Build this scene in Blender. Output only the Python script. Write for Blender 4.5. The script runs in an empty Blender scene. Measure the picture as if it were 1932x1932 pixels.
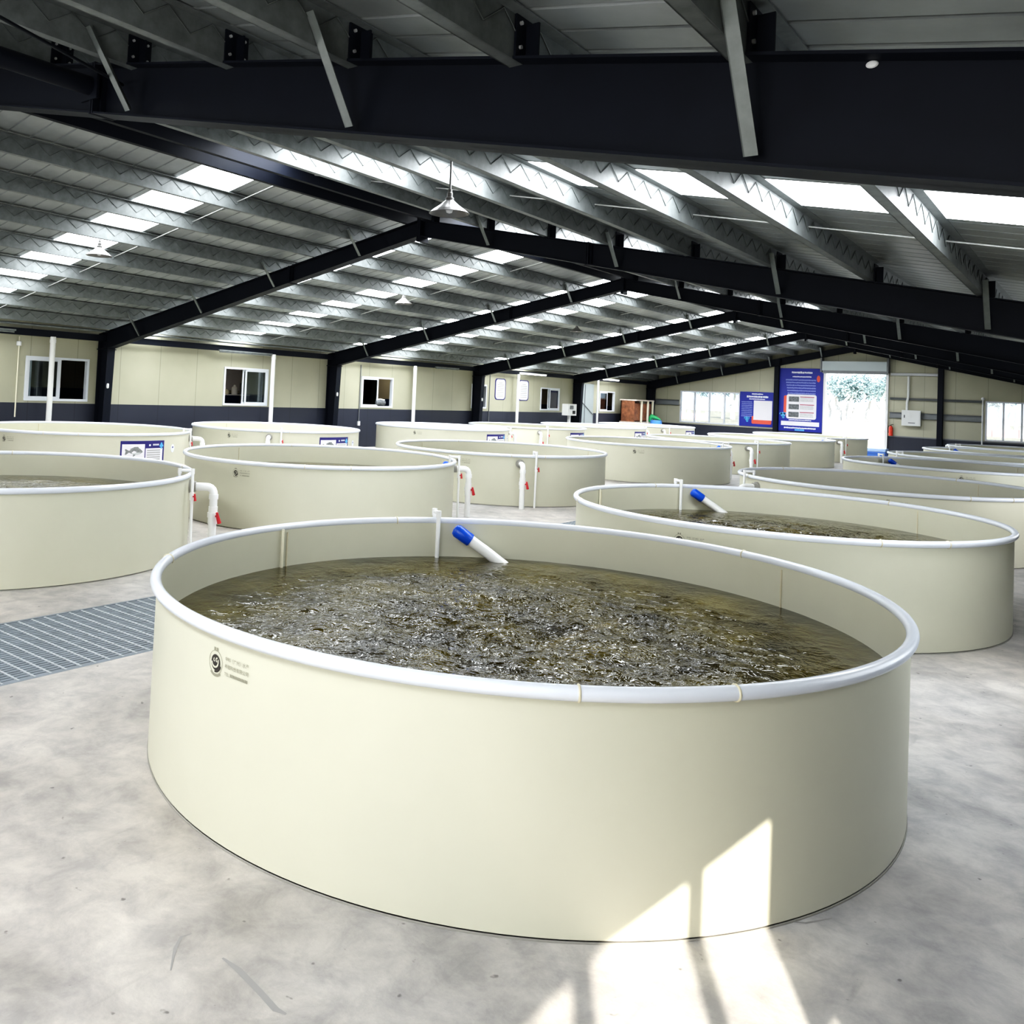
import bpy, math, random
from math import sin, cos, pi, radians, sqrt, atan2, floor, ceil
from mathutils import Vector, Matrix, noise

random.seed(7)
SC = bpy.context.scene
COL = SC.collection

# ------------------------------------------------------------------ helpers
def link(o, parent=None):
    COL.objects.link(o)
    if parent is not None:
        o.parent = parent
    return o

class MB:
    """collects shapes, builds ONE mesh"""
    def __init__(self):
        self.v = []; self.f = []; self.mi = []; self.sm = []
    def add(self, verts, faces, mi=0, smooth=False):
        b = len(self.v)
        self.v.extend([tuple(p) for p in verts])
        for f in faces:
            self.f.append(tuple(i + b for i in f)); self.mi.append(mi); self.sm.append(smooth)
        return self
    def box(self, x0, x1, y0, y1, z0, z1, mi=0):
        v = [(x0,y0,z0),(x1,y0,z0),(x1,y1,z0),(x0,y1,z0),(x0,y0,z1),(x1,y0,z1),(x1,y1,z1),(x0,y1,z1)]
        f = [(0,3,2,1),(4,5,6,7),(0,1,5,4),(1,2,6,5),(2,3,7,6),(3,0,4,7)]
        return self.add(v, f, mi)
    def hexa(self, v, mi=0):
        f = [(0,3,2,1),(4,5,6,7),(0,1,5,4),(1,2,6,5),(2,3,7,6),(3,0,4,7)]
        return self.add(v, f, mi)
    def tube(self, pts, r, seg=12, mi=0, cap=True, closed=False):
        pts = [Vector(p) for p in pts]
        n = len(pts)
        rad = r if isinstance(r, (list, tuple)) else [r]*n
        tang = []
        for i in range(n):
            if closed:
                a = pts[(i-1) % n]; b = pts[(i+1) % n]
            else:
                a = pts[max(i-1,0)]; b = pts[min(i+1,n-1)]
            tang.append((b-a).normalized())
        up = Vector((0,0,1)) if abs(tang[0].z) < .9 else Vector((1,0,0))
        rings = []
        nrm = (up - tang[0]*up.dot(tang[0])).normalized()
        for i in range(n):
            t = tang[i]
            nrm = (nrm - t*nrm.dot(t))
            if nrm.length < 1e-6:
                nrm = t.orthogonal()
            nrm.normalize()
            bn = t.cross(nrm)
            rings.append([pts[i] + (nrm*cos(2*pi*k/seg) + bn*sin(2*pi*k/seg))*rad[i] for k in range(seg)])
        v = [p for ring in rings for p in ring]
        f = []
        m = n if closed else n-1
        for i in range(m):
            j = (i+1) % n
            for k in range(seg):
                k2 = (k+1) % seg
                f.append((i*seg+k, i*seg+k2, j*seg+k2, j*seg+k))
        self.add(v, f, mi, True)
        if cap and not closed:
            self.add(rings[0], [tuple(reversed(range(seg)))], mi)
            self.add(rings[-1], [tuple(range(seg))], mi)
        return self
    def lathe(self, prof, seg=32, c=(0,0,0), mi=0, smooth=True, split=True):
        """prof: list of (r,z); split gives sharp edges between profile segments"""
        cx, cy, cz = c
        def ring(r, z):
            return [(cx + r*cos(2*pi*k/seg), cy + r*sin(2*pi*k/seg), cz + z) for k in range(seg)]
        for (r0,z0),(r1,z1) in zip(prof[:-1], prof[1:]):
            a = ring(r0,z0); b = ring(r1,z1)
            f = [(k,(k+1)%seg,seg+(k+1)%seg,seg+k) for k in range(seg)]
            self.add(a+b, f, mi, smooth)
        return self
    def disc(self, r, z, seg=32, c=(0,0), mi=0, flip=False):
        v = [(c[0]+r*cos(2*pi*k/seg), c[1]+r*sin(2*pi*k/seg), z) for k in range(seg)]
        idx = tuple(range(seg))
        return self.add(v, [tuple(reversed(idx)) if flip else idx], mi)
    def poly(self, pts, mi=0):
        return self.add(pts, [tuple(range(len(pts)))], mi)
    def mesh(self, name, mats):
        me = bpy.data.meshes.new(name)
        me.from_pydata(self.v, [], self.f)
        if not isinstance(mats, (list, tuple)): mats = [mats]
        for m in mats: me.materials.append(m)
        me.polygons.foreach_set('material_index', self.mi)
        me.polygons.foreach_set('use_smooth', self.sm)
        me.update()
        return me
    def build(self, name, mats, parent=None, loc=None):
        o = bpy.data.objects.new(name, self.mesh(name, mats))
        if loc is not None: o.location = loc
        return link(o, parent)

def inst(name, me, parent):
    return link(bpy.data.objects.new(name, me), parent)

def tag(o, label=None, cat=None, group=None, kind=None):
    if label: o['label'] = label
    if cat: o['category'] = cat
    if group: o['group'] = group
    if kind: o['kind'] = kind
    return o

def thing(name, loc, label, cat, group=None, rz=0):
    o = bpy.data.objects.new(name, None)
    o.empty_display_size = .2
    o.location = loc; o.rotation_euler = (0,0,rz)
    link(o)
    return tag(o, label, cat, group)

def struct(o):
    o['kind'] = 'structure'
    return o

ORD = ['nearest', 'second', 'third', 'fourth', 'fifth', 'sixth', 'seventh', 'eighth', 'ninth', 'tenth']

# ------------------------------------------------------------------ materials
def newmat(name):
    m = bpy.data.materials.new(name); m.use_nodes = True
    return m, m.node_tree, m.node_tree.nodes['Principled BSDF']

def mat(name, col, rough=.5, metal=0., var=0., vscale=4., bump=0., bscale=30., spec=.5, emit=None, estr=0., coat=0., stretch=None):
    m, nt, b = newmat(name)
    b.inputs['Base Color'].default_value = (*col, 1)
    b.inputs['Roughness'].default_value = rough
    b.inputs['Metallic'].default_value = metal
    b.inputs['Specular IOR Level'].default_value = spec
    b.inputs['Coat Weight'].default_value = coat
    if emit:
        b.inputs['Emission Color'].default_value = (*emit, 1)
        b.inputs['Emission Strength'].default_value = estr
    if var or bump:
        g = nt.nodes.new('ShaderNodeNewGeometry')
        vec = g.outputs['Position']
        if stretch:
            mp = nt.nodes.new('ShaderNodeMapping'); mp.inputs['Scale'].default_value = stretch
            nt.links.new(vec, mp.inputs['Vector']); vec = mp.outputs['Vector']
    if var:
        n = nt.nodes.new('ShaderNodeTexNoise'); n.inputs['Scale'].default_value = vscale
        n.inputs['Detail'].default_value = 5; n.inputs['Roughness'].default_value = .6
        r = nt.nodes.new('ShaderNodeMapRange')
        r.inputs['From Min'].default_value = .3; r.inputs['From Max'].default_value = .7
        r.inputs['To Min'].default_value = 1-var; r.inputs['To Max'].default_value = 1+var
        mx = nt.nodes.new('ShaderNodeMix'); mx.data_type = 'RGBA'; mx.blend_type = 'MULTIPLY'
        mx.inputs[0].default_value = 1
        mx.inputs['A'].default_value = (*col, 1)
        nt.links.new(vec, n.inputs['Vector']); nt.links.new(n.outputs['Fac'], r.inputs['Value'])
        nt.links.new(r.outputs['Result'], mx.inputs['B']); nt.links.new(mx.outputs['Result'], b.inputs['Base Color'])
    if bump:
        n2 = nt.nodes.new('ShaderNodeTexNoise'); n2.inputs['Scale'].default_value = bscale; n2.inputs['Detail'].default_value = 4
        bp = nt.nodes.new('ShaderNodeBump'); bp.inputs['Strength'].default_value = bump; bp.inputs['Distance'].default_value = .01
        nt.links.new(vec, n2.inputs['Vector']); nt.links.new(n2.outputs['Fac'], bp.inputs['Height'])
        nt.links.new(bp.outputs['Normal'], b.inputs['Normal'])
    return m

def emission(name, col, s):
    m = bpy.data.materials.new(name); m.use_nodes = True
    nt = m.node_tree; nt.nodes.clear()
    e = nt.nodes.new('ShaderNodeEmission'); e.inputs['Color'].default_value = (*col,1); e.inputs['Strength'].default_value = s
    o = nt.nodes.new('ShaderNodeOutputMaterial'); nt.links.new(e.outputs[0], o.inputs['Surface'])
    return m

M = {}
M['tank'] = mat('tank_plastic', (.60,.587,.472), .38, var=.03, vscale=1.2, bump=.03, bscale=9, spec=.45)
M['rim'] = mat('rim_pipe', (.70,.73,.79), .25, var=.02, spec=.5)
M['weld'] = mat('weld_plastic', (.62,.57,.42), .5)
M['sealant'] = mat('tank_base_sealant', (.30,.29,.26), .8)
M['pvc'] = mat('white_pvc', (.86,.86,.85), .3)
M['cream'] = mat('cream_pvc', (.82,.78,.62), .4)
M['nut'] = mat('grey_union', (.32,.31,.28), .5)
M['red'] = mat('red_plastic', (.55,.03,.04), .4)
M['bluecap'] = mat('blue_plastic', (.005,.09,.62), .3)
M['steel'] = mat('dark_navy_paint', (.009,.0115,.020), .55, var=.12, vscale=3, spec=.2)
M['galv'] = mat('galvanised_steel', (.19,.205,.205), .45, .1, var=.2, vscale=9, bump=.03, bscale=40)
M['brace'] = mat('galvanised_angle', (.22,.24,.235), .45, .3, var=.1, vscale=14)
M['bolt'] = mat('bright_bolt', (.7,.7,.7), .3, .6)
M['roof'] = mat('roof_sheet_underside', (.31,.33,.33), .40, .2, var=.14, vscale=2.2, bump=.05, bscale=6)
M['rod'] = mat('sag_rod_steel', (.50,.51,.50), .35, .2)
M['skylight'] = emission('translucent_roof_panel', (.93,.97,1.0), 15)
M['white'] = mat('white_paint', (.80,.81,.82), .4)
M['frame'] = mat('window_frame_white', (.72,.75,.80), .35)
M['black'] = mat('black_rubber', (.01,.01,.01), .6)
M['tube'] = emission('fluorescent_tube', (1,.97,.88), 6)
M['lampshade'] = mat('lamp_shade_enamel', (.17,.165,.16), .3, .4)
M['lampin'] = mat('lamp_metal', (.2,.2,.2), .4, .5)
M['cab'] = mat('painted_cabinet', (.66,.67,.66), .4)
M['girt'] = mat('grey_girt', (.20,.21,.22), .5, var=.06)
M['blue'] = mat('poster_blue', (.008,.02,.30), .45)
M['paper'] = mat('poster_white', (.78,.76,.80), .5)
M['lblue'] = mat('poster_text_pale_blue', (.20,.25,.62), .5)
M['cyan'] = mat('poster_light_blue', (.10,.40,.80), .5)
M['orange'] = mat('poster_orange_red', (.72,.10,.06), .5)
M['wtext'] = mat('poster_white_text', (.78,.80,.88), .5)
M['photo'] = mat('poster_photo_grey', (.13,.14,.15), .5, var=.6, vscale=14)
M['redtext'] = mat('poster_dark_red', (.35,.04,.08), .5)
M['greytext'] = mat('grey_print', (.42,.42,.42), .6)
M['ink'] = mat('black_print', (.03,.025,.022), .6)
M['ink2'] = mat('grey_brown_print', (.26,.25,.19), .6)
M['navy'] = mat('sign_navy', (.025,.02,.16), .45)
M['fish'] = mat('fish_grey', (.22,.23,.23), .5, var=.35, vscale=30)
M['fishlight'] = mat('fish_pale_belly', (.55,.57,.57), .5)
M['extred'] = mat('extinguisher_red', (.65,.06,.03), .35)
M['wood'] = mat('red_brown_boards', (.20,.075,.035), .65, var=.5, vscale=6)
M['sand'] = mat('pale_dust', (.55,.48,.42), .8, var=.2, vscale=10)
M['green'] = mat('green_plastic', (.03,.36,.12), .4)
M['bag'] = mat('blue_bag', (.12,.35,.85), .5)
M['crate'] = mat('blue_crate', (.10,.24,.75), .4)
M['crate2'] = mat('pale_blue_lid', (.42,.58,.90), .4)
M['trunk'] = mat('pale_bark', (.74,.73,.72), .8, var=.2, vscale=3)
M['leaf'] = mat('hazy_foliage', (.26,.37,.40), .7, var=.25, vscale=1.)  # pale bluish haze is mixed into the leaf colour
M['ground'] = mat('sunlit_earth', (.30,.27,.215), .9, var=.25, vscale=.35)
M['pinkwall'] = mat('pale_red_block', (.62,.36,.34), .8, var=.1)
M['room_dark'] = mat('dark_fabric', (.035,.035,.04), .7)
M['shutter'] = mat('shutter_housing', (.42,.47,.48), .4, .1)
M['grate'] = mat('grating_grey', (.19,.215,.24), .6, var=.15, vscale=8)
M['grate2'] = mat('grating_crossbar', (.40,.42,.44), .6)
M['scuff'] = mat('dark_scuff', (.30,.29,.28), .7)
M['gutter'] = mat('gutter_concrete', (.10,.11,.12), .9)

# two-tone wall panels (colour changes with height; thin vertical panel joints)
def wall_mat(name, dado, axis, low=(.028,.032,.05), high=(.44,.43,.325), step=1.0, off=0.):
    m, nt, b = newmat(name)
    b.inputs['Roughness'].default_value = .5
    g = nt.nodes.new('ShaderNodeNewGeometry'); s = nt.nodes.new('ShaderNodeSeparateXYZ')
    nt.links.new(g.outputs['Position'], s.inputs[0])
    gt = nt.nodes.new('ShaderNodeMath'); gt.operation = 'GREATER_THAN'; gt.inputs[1].default_value = dado
    nt.links.new(s.outputs['Z'], gt.inputs[0])
    n = nt.nodes.new('ShaderNodeTexNoise'); n.inputs['Scale'].default_value = .8; n.inputs['Detail'].default_value = 4
    nt.links.new(g.outputs['Position'], n.inputs['Vector'])
    # joints
    a = nt.nodes.new('ShaderNodeMath'); a.operation = 'ADD'; a.inputs[1].default_value = off
    nt.links.new(s.outputs[axis], a.inputs[0])
    w = nt.nodes.new('ShaderNodeMath'); w.operation = 'WRAP'; w.inputs[1].default_value = 0; w.inputs[2].default_value = step
    nt.links.new(a.outputs[0], w.inputs[0])
    lt = nt.nodes.new('ShaderNodeMath'); lt.operation = 'GREATER_THAN'; lt.inputs[1].default_value = .02
    nt.links.new(w.outputs[0], lt.inputs[0])
    mr = nt.nodes.new('ShaderNodeMapRange'); mr.inputs['To Min'].default_value = .72; mr.inputs['To Max'].default_value = 1
    nt.links.new(lt.outputs[0], mr.inputs['Value'])
    mr2 = nt.nodes.new('ShaderNodeMapRange'); mr2.inputs['From Min'].default_value = .3; mr2.inputs['From Max'].default_value = .7
    mr2.inputs['To Min'].default_value = .93; mr2.inputs['To Max'].default_value = 1.05
    nt.links.new(n.outputs['Fac'], mr2.inputs['Value'])
    mu = nt.nodes.new('ShaderNodeMath'); mu.operation = 'MULTIPLY'
    nt.links.new(mr.outputs[0], mu.inputs[0]); nt.links.new(mr2.outputs[0], mu.inputs[1])
    mx = nt.nodes.new('ShaderNodeMix'); mx.data_type = 'RGBA'
    mx.inputs['A'].default_value = (*low,1); mx.inputs['B'].default_value = (*high,1)
    nt.links.new(gt.outputs[0], mx.inputs[0])
    m2 = nt.nodes.new('ShaderNodeMix'); m2.data_type = 'RGBA'; m2.blend_type = 'MULTIPLY'; m2.inputs[0].default_value = 1
    nt.links.new(mx.outputs['Result'], m2.inputs['A']); nt.links.new(mu.outputs[0], m2.inputs['B'])
    nt.links.new(m2.outputs['Result'], b.inputs['Base Color'])
    return m
M['wall_side'] = wall_mat('side_wall_panels', 1.24, 'Y', step=1.15, off=20.)
M['wall_gable'] = wall_mat('gable_wall_panels', .86, 'X', step=1.15, off=40.)
M['room_wall'] = wall_mat('back_room_wall', 1.55, 'Y', low=(.01,.03,.10), high=(.50,.45,.32), step=3., off=20.)

# concrete floor: blotches, scuffs, dark specks
def floor_mat():
    m, nt, b = newmat('concrete_floor')
    g = nt.nodes.new('ShaderNodeNewGeometry'); P = g.outputs['Position']
    def nz(scale, det, rough=.6, dist=0.):
        n = nt.nodes.new('ShaderNodeTexNoise'); n.inputs['Scale'].default_value = scale
        n.inputs['Detail'].default_value = det; n.inputs['Roughness'].default_value = rough
        n.inputs['Distortion'].default_value = dist
        nt.links.new(P, n.inputs['Vector']); return n.outputs['Fac']
    big = nz(.9, 6, .62, .6); mid = nz(5, 8, .7, .3); fine = nz(60, 4)
    cr = nt.nodes.new('ShaderNodeValToRGB')
    cr.color_ramp.elements[0].position = .3; cr.color_ramp.elements[0].color = (.29,.28,.268,1)
    cr.color_ramp.elements[1].position = .68; cr.color_ramp.elements[1].color = (.53,.518,.50,1)
    nt.links.new(big, cr.inputs['Fac'])
    r2 = nt.nodes.new('ShaderNodeValToRGB')
    r2.color_ramp.elements[0].position = .36; r2.color_ramp.elements[0].color = (.72,.72,.735,1)
    r2.color_ramp.elements[1].position = .62; r2.color_ramp.elements[1].color = (1.08,1.07,1.05,1)
    nt.links.new(mid, r2.inputs['Fac'])
    mx = nt.nodes.new('ShaderNodeMix'); mx.data_type='RGBA'; mx.blend_type='MULTIPLY'; mx.inputs[0].default_value = 1
    nt.links.new(cr.outputs['Color'], mx.inputs['A']); nt.links.new(r2.outputs['Color'], mx.inputs['B'])
    # specks
    vo = nt.nodes.new('ShaderNodeTexNoise'); vo.inputs['Scale'].default_value = 17; vo.inputs['Detail'].default_value = 2
    nt.links.new(P, vo.inputs['Vector'])
    sp = nt.nodes.new('ShaderNodeMapRange'); sp.inputs['From Min'].default_value = .24; sp.inputs['From Max'].default_value = .29
    sp.inputs['To Min'].default_value = .42; sp.inputs['To Max'].default_value = 1
    nt.links.new(vo.outputs['Fac'], sp.inputs['Value'])
    m3 = nt.nodes.new('ShaderNodeMix'); m3.data_type='RGBA'; m3.blend_type='MULTIPLY'; m3.inputs[0].default_value = 1
    nt.links.new(mx.outputs['Result'], m3.inputs['A']); nt.links.new(sp.outputs[0], m3.inputs['B'])
    # scuffs : stretched noise
    mp = nt.nodes.new('ShaderNodeMapping'); mp.inputs['Rotation'].default_value = (0,0,.5); mp.inputs['Scale'].default_value = (9,.9,1)
    nt.links.new(P, mp.inputs['Vector'])
    sc = nt.nodes.new('ShaderNodeTexNoise'); sc.inputs['Scale'].default_value = 1.2; sc.inputs['Detail'].default_value = 3
    nt.links.new(mp.outputs[0], sc.inputs['Vector'])
    s2 = nt.nodes.new('ShaderNodeMapRange'); s2.inputs['From Min'].default_value = .27; s2.inputs['From Max'].default_value = .34
    s2.inputs['To Min'].default_value = .82; s2.inputs['To Max'].default_value = 1
    nt.links.new(sc.outputs['Fac'], s2.inputs['Value'])
    m4 = nt.nodes.new('ShaderNodeMix'); m4.data_type='RGBA'; m4.blend_type='MULTIPLY'; m4.inputs[0].default_value = 1
    nt.links.new(m3.outputs['Result'], m4.inputs['A']); nt.links.new(s2.outputs[0], m4.inputs['B'])
    wn = nt.nodes.new('ShaderNodeTexNoise'); wn.inputs['Scale'].default_value = .22; wn.inputs['Detail'].default_value = 2
    nt.links.new(P, wn.inputs['Vector'])
    wr = nt.nodes.new('ShaderNodeValToRGB')
    wr.color_ramp.elements[0].position = .38; wr.color_ramp.elements[0].color = (.97,.985,1.03,1)
    wr.color_ramp.elements[1].position = .62; wr.color_ramp.elements[1].color = (1.035,.985,.935,1)
    nt.links.new(wn.outputs['Fac'], wr.inputs['Fac'])
    m5 = nt.nodes.new('ShaderNodeMix'); m5.data_type='RGBA'; m5.blend_type='MULTIPLY'; m5.inputs[0].default_value = 1
    nt.links.new(m4.outputs['Result'], m5.inputs['A']); nt.links.new(wr.outputs['Color'], m5.inputs['B'])
    nt.links.new(m5.outputs['Result'], b.inputs['Base Color'])
    rr = nt.nodes.new('ShaderNodeMapRange'); rr.inputs['To Min'].default_value = .38; rr.inputs['To Max'].default_value = .62
    nt.links.new(big, rr.inputs['Value']); nt.links.new(rr.outputs[0], b.inputs['Roughness'])
    bp = nt.nodes.new('ShaderNodeBump'); bp.inputs['Strength'].default_value = .12; bp.inputs['Distance'].default_value = .01
    nt.links.new(fine, bp.inputs['Height']); nt.links.new(bp.outputs['Normal'], b.inputs['Normal'])
    return m
M['floor'] = floor_mat()

def water_mat():
    m, nt, b = newmat('murky_water')
    b.inputs['Roughness'].default_value = .06
    b.inputs['IOR'].default_value = 1.333
    b.inputs['Specular IOR Level'].default_value = .75
    tc = nt.nodes.new('ShaderNodeTexCoord'); P = tc.outputs['Object']
    n = nt.nodes.new('ShaderNodeTexNoise'); n.inputs['Scale'].default_value = 2.2; n.inputs['Detail'].default_value = 4
    nt.links.new(P, n.inputs['Vector'])
    cr = nt.nodes.new('ShaderNodeValToRGB')
    cr.color_ramp.elements[0].position = .35; cr.color_ramp.elements[0].color = (.016,.012,.002,1)
    cr.color_ramp.elements[1].position = .7; cr.color_ramp.elements[1].color = (.105,.082,.014,1)
    nt.links.new(n.outputs['Fac'], cr.inputs['Fac']); nt.links.new(cr.outputs['Color'], b.inputs['Base Color'])
    # fine ripples, stronger around the middle
    ln = nt.nodes.new('ShaderNodeVectorMath'); ln.operation = 'LENGTH'; nt.links.new(P, ln.inputs[0])
    mr = nt.nodes.new('ShaderNodeMapRange'); mr.inputs['From Min'].default_value = .3; mr.inputs['From Max'].default_value = 1.9
    mr.inputs['To Min'].default_value = 1.; mr.inputs['To Max'].default_value = .05
    nt.links.new(ln.outputs['Value'], mr.inputs['Value'])
    a = nt.nodes.new('ShaderNodeTexNoise'); a.inputs['Scale'].default_value = 10; a.inputs['Detail'].default_value = 3; a.inputs['Roughness'].default_value = .55; a.inputs['Distortion'].default_value = .8
    nt.links.new(P, a.inputs['Vector'])
    bp = nt.nodes.new('ShaderNodeBump'); bp.inputs['Distance'].default_value = .09
    nt.links.new(mr.outputs[0], bp.inputs['Strength']); nt.links.new(a.outputs['Fac'], bp.inputs['Height'])
    nt.links.new(bp.outputs['Normal'], b.inputs['Normal'])
    return m
M['water'] = water_mat()

def glass_mat(name, tint=(.86,.90,.92), gloss=1.):
    m = bpy.data.materials.new(name); m.use_nodes = True
    nt = m.node_tree; nt.nodes.clear()
    t = nt.nodes.new('ShaderNodeBsdfTransparent'); t.inputs['Color'].default_value = (*tint,1)
    g = nt.nodes.new('ShaderNodeBsdfGlossy'); g.inputs['Roughness'].default_value = .03; g.inputs['Color'].default_value = (.9,.93,.95,1)
    f = nt.nodes.new('ShaderNodeFresnel'); f.inputs['IOR'].default_value = 1.5
    mu = nt.nodes.new('ShaderNodeMath'); mu.operation = 'MULTIPLY'; mu.inputs[1].default_value = gloss; mu.use_clamp = True
    nt.links.new(f.outputs[0], mu.inputs[0])
    mx = nt.nodes.new('ShaderNodeMixShader'); nt.links.new(mu.outputs[0], mx.inputs[0])
    nt.links.new(t.outputs[0], mx.inputs[1]); nt.links.new(g.outputs[0], mx.inputs[2])
    o = nt.nodes.new('ShaderNodeOutputMaterial'); nt.links.new(mx.outputs[0], o.inputs['Surface'])
    return m
M['glass'] = glass_mat('window_glass', gloss=1.6)

# ------------------------------------------------------------------ camera
CAM = dict(f=1651.75, pitch=-.03353900, roll=.04525640, yaw=.68525059, h=1.90255851, cx=-194.2493, cy=-284.6103)
def make_camera():
    p, y, r = CAM['pitch'], CAM['yaw'], CAM['roll']
    fw = Vector((-sin(y)*cos(p), cos(y)*cos(p), -sin(p)))
    rt = Vector((cos(y), sin(y), 0)); up = rt.cross(fw)
    R = rt*cos(r) + up*sin(r); U = -rt*sin(r) + up*cos(r)
    cd = bpy.data.cameras.new('camera'); co = bpy.data.objects.new('camera', cd); link(co)
    mw = Matrix((R, U, -fw)).transposed().to_4x4(); mw.translation = Vector((0,0,CAM['h']))
    co.matrix_world = mw
    cd.sensor_fit = 'HORIZONTAL'; cd.sensor_width = 36; cd.lens = CAM['f']/1932*36
    cd.shift_x = -CAM['cx']/1932; cd.shift_y = CAM['cy']/1932
    cd.clip_start = .05; cd.clip_end = 600
    SC.camera = co
make_camera()

# ------------------------------------------------------------------ building dimensions
XR = -9.36                      # ridge line
XL, XRW = -19.15, .43           # inner faces of the side walls
YB, YG = -4.3, 43.26            # inner faces of the two gables
FY = [-4.05, 3.65, 11.66, 19.51, 27.36, 35.21, 43.0]   # frames
def dzy(y): return .1*min(max((11.66-y)/8., 0), 1.6)
def zt(d, y=20.): return 4.83 - .195*abs(d) + dzy(y)    # top of rafter
def zb(d, y=20.): return 4.55 - .21*abs(d) + (.04 if y < 6 else 0)
PD = [.27 + 1.125*k for k in range(9)]                 # purlins measured from the ridge
PH = .24

# ------------------------------------------------------------------ walls with openings
def grid_wall(axis, c0, c1, a0, a1, zbot, top, openings, material, name, extra_breaks=()):
    """axis 'x': wall in plane x=c (thickness c0..c1) running along y; 'y': along x. top(a)->z"""
    ab = sorted(set([a0,a1] + [v for o in openings for v in o[:2]] + list(extra_breaks)))
    zs = sorted(set([zbot] + [v for o in openings for v in o[2:4] if v > zbot]))
    mb = MB()
    def hx(s,e,z0s,z0e,z1s,z1e):
        if axis == 'x':
            v = [(c0,s,z0s),(c1,s,z0s),(c1,e,z0e),(c0,e,z0e),(c0,s,z1s),(c1,s,z1s),(c1,e,z1e),(c0,e,z1e)]
        else:
            v = [(s,c0,z0s),(e,c0,z0e),(e,c1,z0e),(s,c1,z0s),(s,c0,z1s),(e,c0,z1e),(e,c1,z1e),(s,c1,z1s)]
        mb.hexa(v)
    for s,e in zip(ab[:-1], ab[1:]):
        am = (s+e)/2
        segs = []
        for i,z0 in enumerate(zs):
            z1 = zs[i+1] if i+1 < len(zs) else None
            zm = z0+.001
            hole = any(o[0] <= am <= o[1] and o[2] <= zm <= o[3] for o in openings)
            if hole: continue
            if segs and segs[-1][1] == z0: segs[-1][1] = z1
            else: segs.append([z0,z1])
        for z0,z1 in segs:
            if z1 is None: hx(s,e,z0,z0,top(s),top(e))
            else: hx(s,e,z0,z0,z1,z1)
    return struct(mb.build(name, material))

LW = [(9.80,11.36,1.29,2.30),(15.42,17.02,1.27,2.33),(21.03,22.62,1.29,2.30),(27.25,28.25,1.34,2.26),(32.32,33.92,1.32,2.29),(37.72,39.3,1.33,2.29)]
RWIN = [(-2.3,-.34,1.82),(-.24,.46,1.82),(.55,1.06,1.82),(1.13,1.25,1.12),(17.3,19.3,1.8),(22.8,24.8,1.8),(30.6,32.6,1.8)]
eave = lambda a: zt(9.79)+PH+.02
grid_wall('x', XL-.1, XL, YB-.1, YG+.1, 0, lambda a: zt(9.79,a)+PH+.03, LW, M['wall_side'], 'wall_left', (FY[2],))
grid_wall('x', XRW, XRW+.02, YB-.1, YG+.1, 0, lambda a: zt(9.79,a)+PH+.03, [(a,b,.90,zz) for a,b,zz in RWIN], M['wall_side'], 'wall_right', (FY[2],))
gtop = lambda x: zt(x-XR)+PH-.01
GW1, GW2, GDOOR = (-17.45,-14.46,.93,2.53), (-4.42,-1.3,.90,2.54), (-10.62,-8.06,0,3.66)
grid_wall('y', YG, YG+.1, XL, XRW, 0, gtop, [GW1,GW2,GDOOR], M['wall_gable'], 'wall_far', (XR,))
ADDED_DOOR = (-11.2,-7.5,0,3.5); ADDED_WIN1=(-17.5,-13.5,.9,2.5); ADDED_WIN2=(-2.3,.38,.9,2.6)  # openings made up behind the camera to carry the added lamps
grid_wall('y', YB-.1, YB, XL, XRW, 0, lambda x: zt(x-XR,YB)+PH+.0, [ADDED_DOOR,ADDED_WIN1,ADDED_WIN2], M['wall_gable'], 'wall_back', (XR,))

mb=MB(); mb.box(XRW-.008,XRW-.001,4.4,7.6,.95,2.05); struct(mb.build('window_12',M['white']))  # solid white pane, no opening; backs the bluish side lamp
mb=MB(); mb.box(XRW-.008,XRW-.001,11.9,14.6,.95,2.05); struct(mb.build('window_13',M['white']))  # solid pane added together with its side lamp, no opening behind
for i,(a,b,c,d) in enumerate((ADDED_DOOR,ADDED_WIN1,ADDED_WIN2)):
    mb=MB(); mb.box(a,b,YB-.07,YB-.03,c,d); q=struct(mb.build('window_%d'%(9+i),M['white']))  # solid white panes close the made-up openings and block the sun
# floor with drain channel
GX0, GX1 = -6.57, -5.25
fl = MB()
fl.box(XL-.1, GX0, YB-.1, YG+.1, -.2, 0); fl.box(GX1, XRW+.1, YB-.1, YG+.1, -.2, 0)
fl.box(GX0, GX1, YB-.1, YG+.1, -.42, -.35, 1)
fl.box(GX0-.02, GX0, YB-.1, YG+.1, -.4, -.2, 1); fl.box(GX1, GX1+.02, YB-.1, YG+.1, -.4, -.2, 1)
floor_ob = struct(fl.build('floor', [M['floor'], M['gutter']]))
for pts, wd in zip([[(-2.282, 1.959), (-2.199, 1.957), (-2.069, 1.935), (-1.975, 1.916), (-1.937, 1.924)], [(-2.353, 1.806), (-2.435, 1.882), (-2.471, 1.934), (-2.46, 1.969)], [(-0.962, 3.492), (-0.884, 3.548), (-0.818, 3.651)]], (.011,.006,.005)):
    sm_ = MB(); n_ = len(pts); vs = []
    for i_,(px_,py_) in enumerate(pts):
        a_ = Vector(pts[max(i_-1,0)]); b_ = Vector(pts[min(i_+1,n_-1)]); t_ = (b_-a_).normalized(); q_ = Vector((-t_.y,t_.x))*wd*(.35 if i_ in (0,n_-1) else 1)
        vs += [(px_-q_.x,py_-q_.y,.0012),(px_+q_.x,py_+q_.y,.0012)]
    sm_.add(vs,[(2*i_,2*i_+1,2*i_+3,2*i_+2) for i_ in range(n_-1)])
    sm_.build('scuff_mark', M['scuff'], floor_ob)
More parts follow.
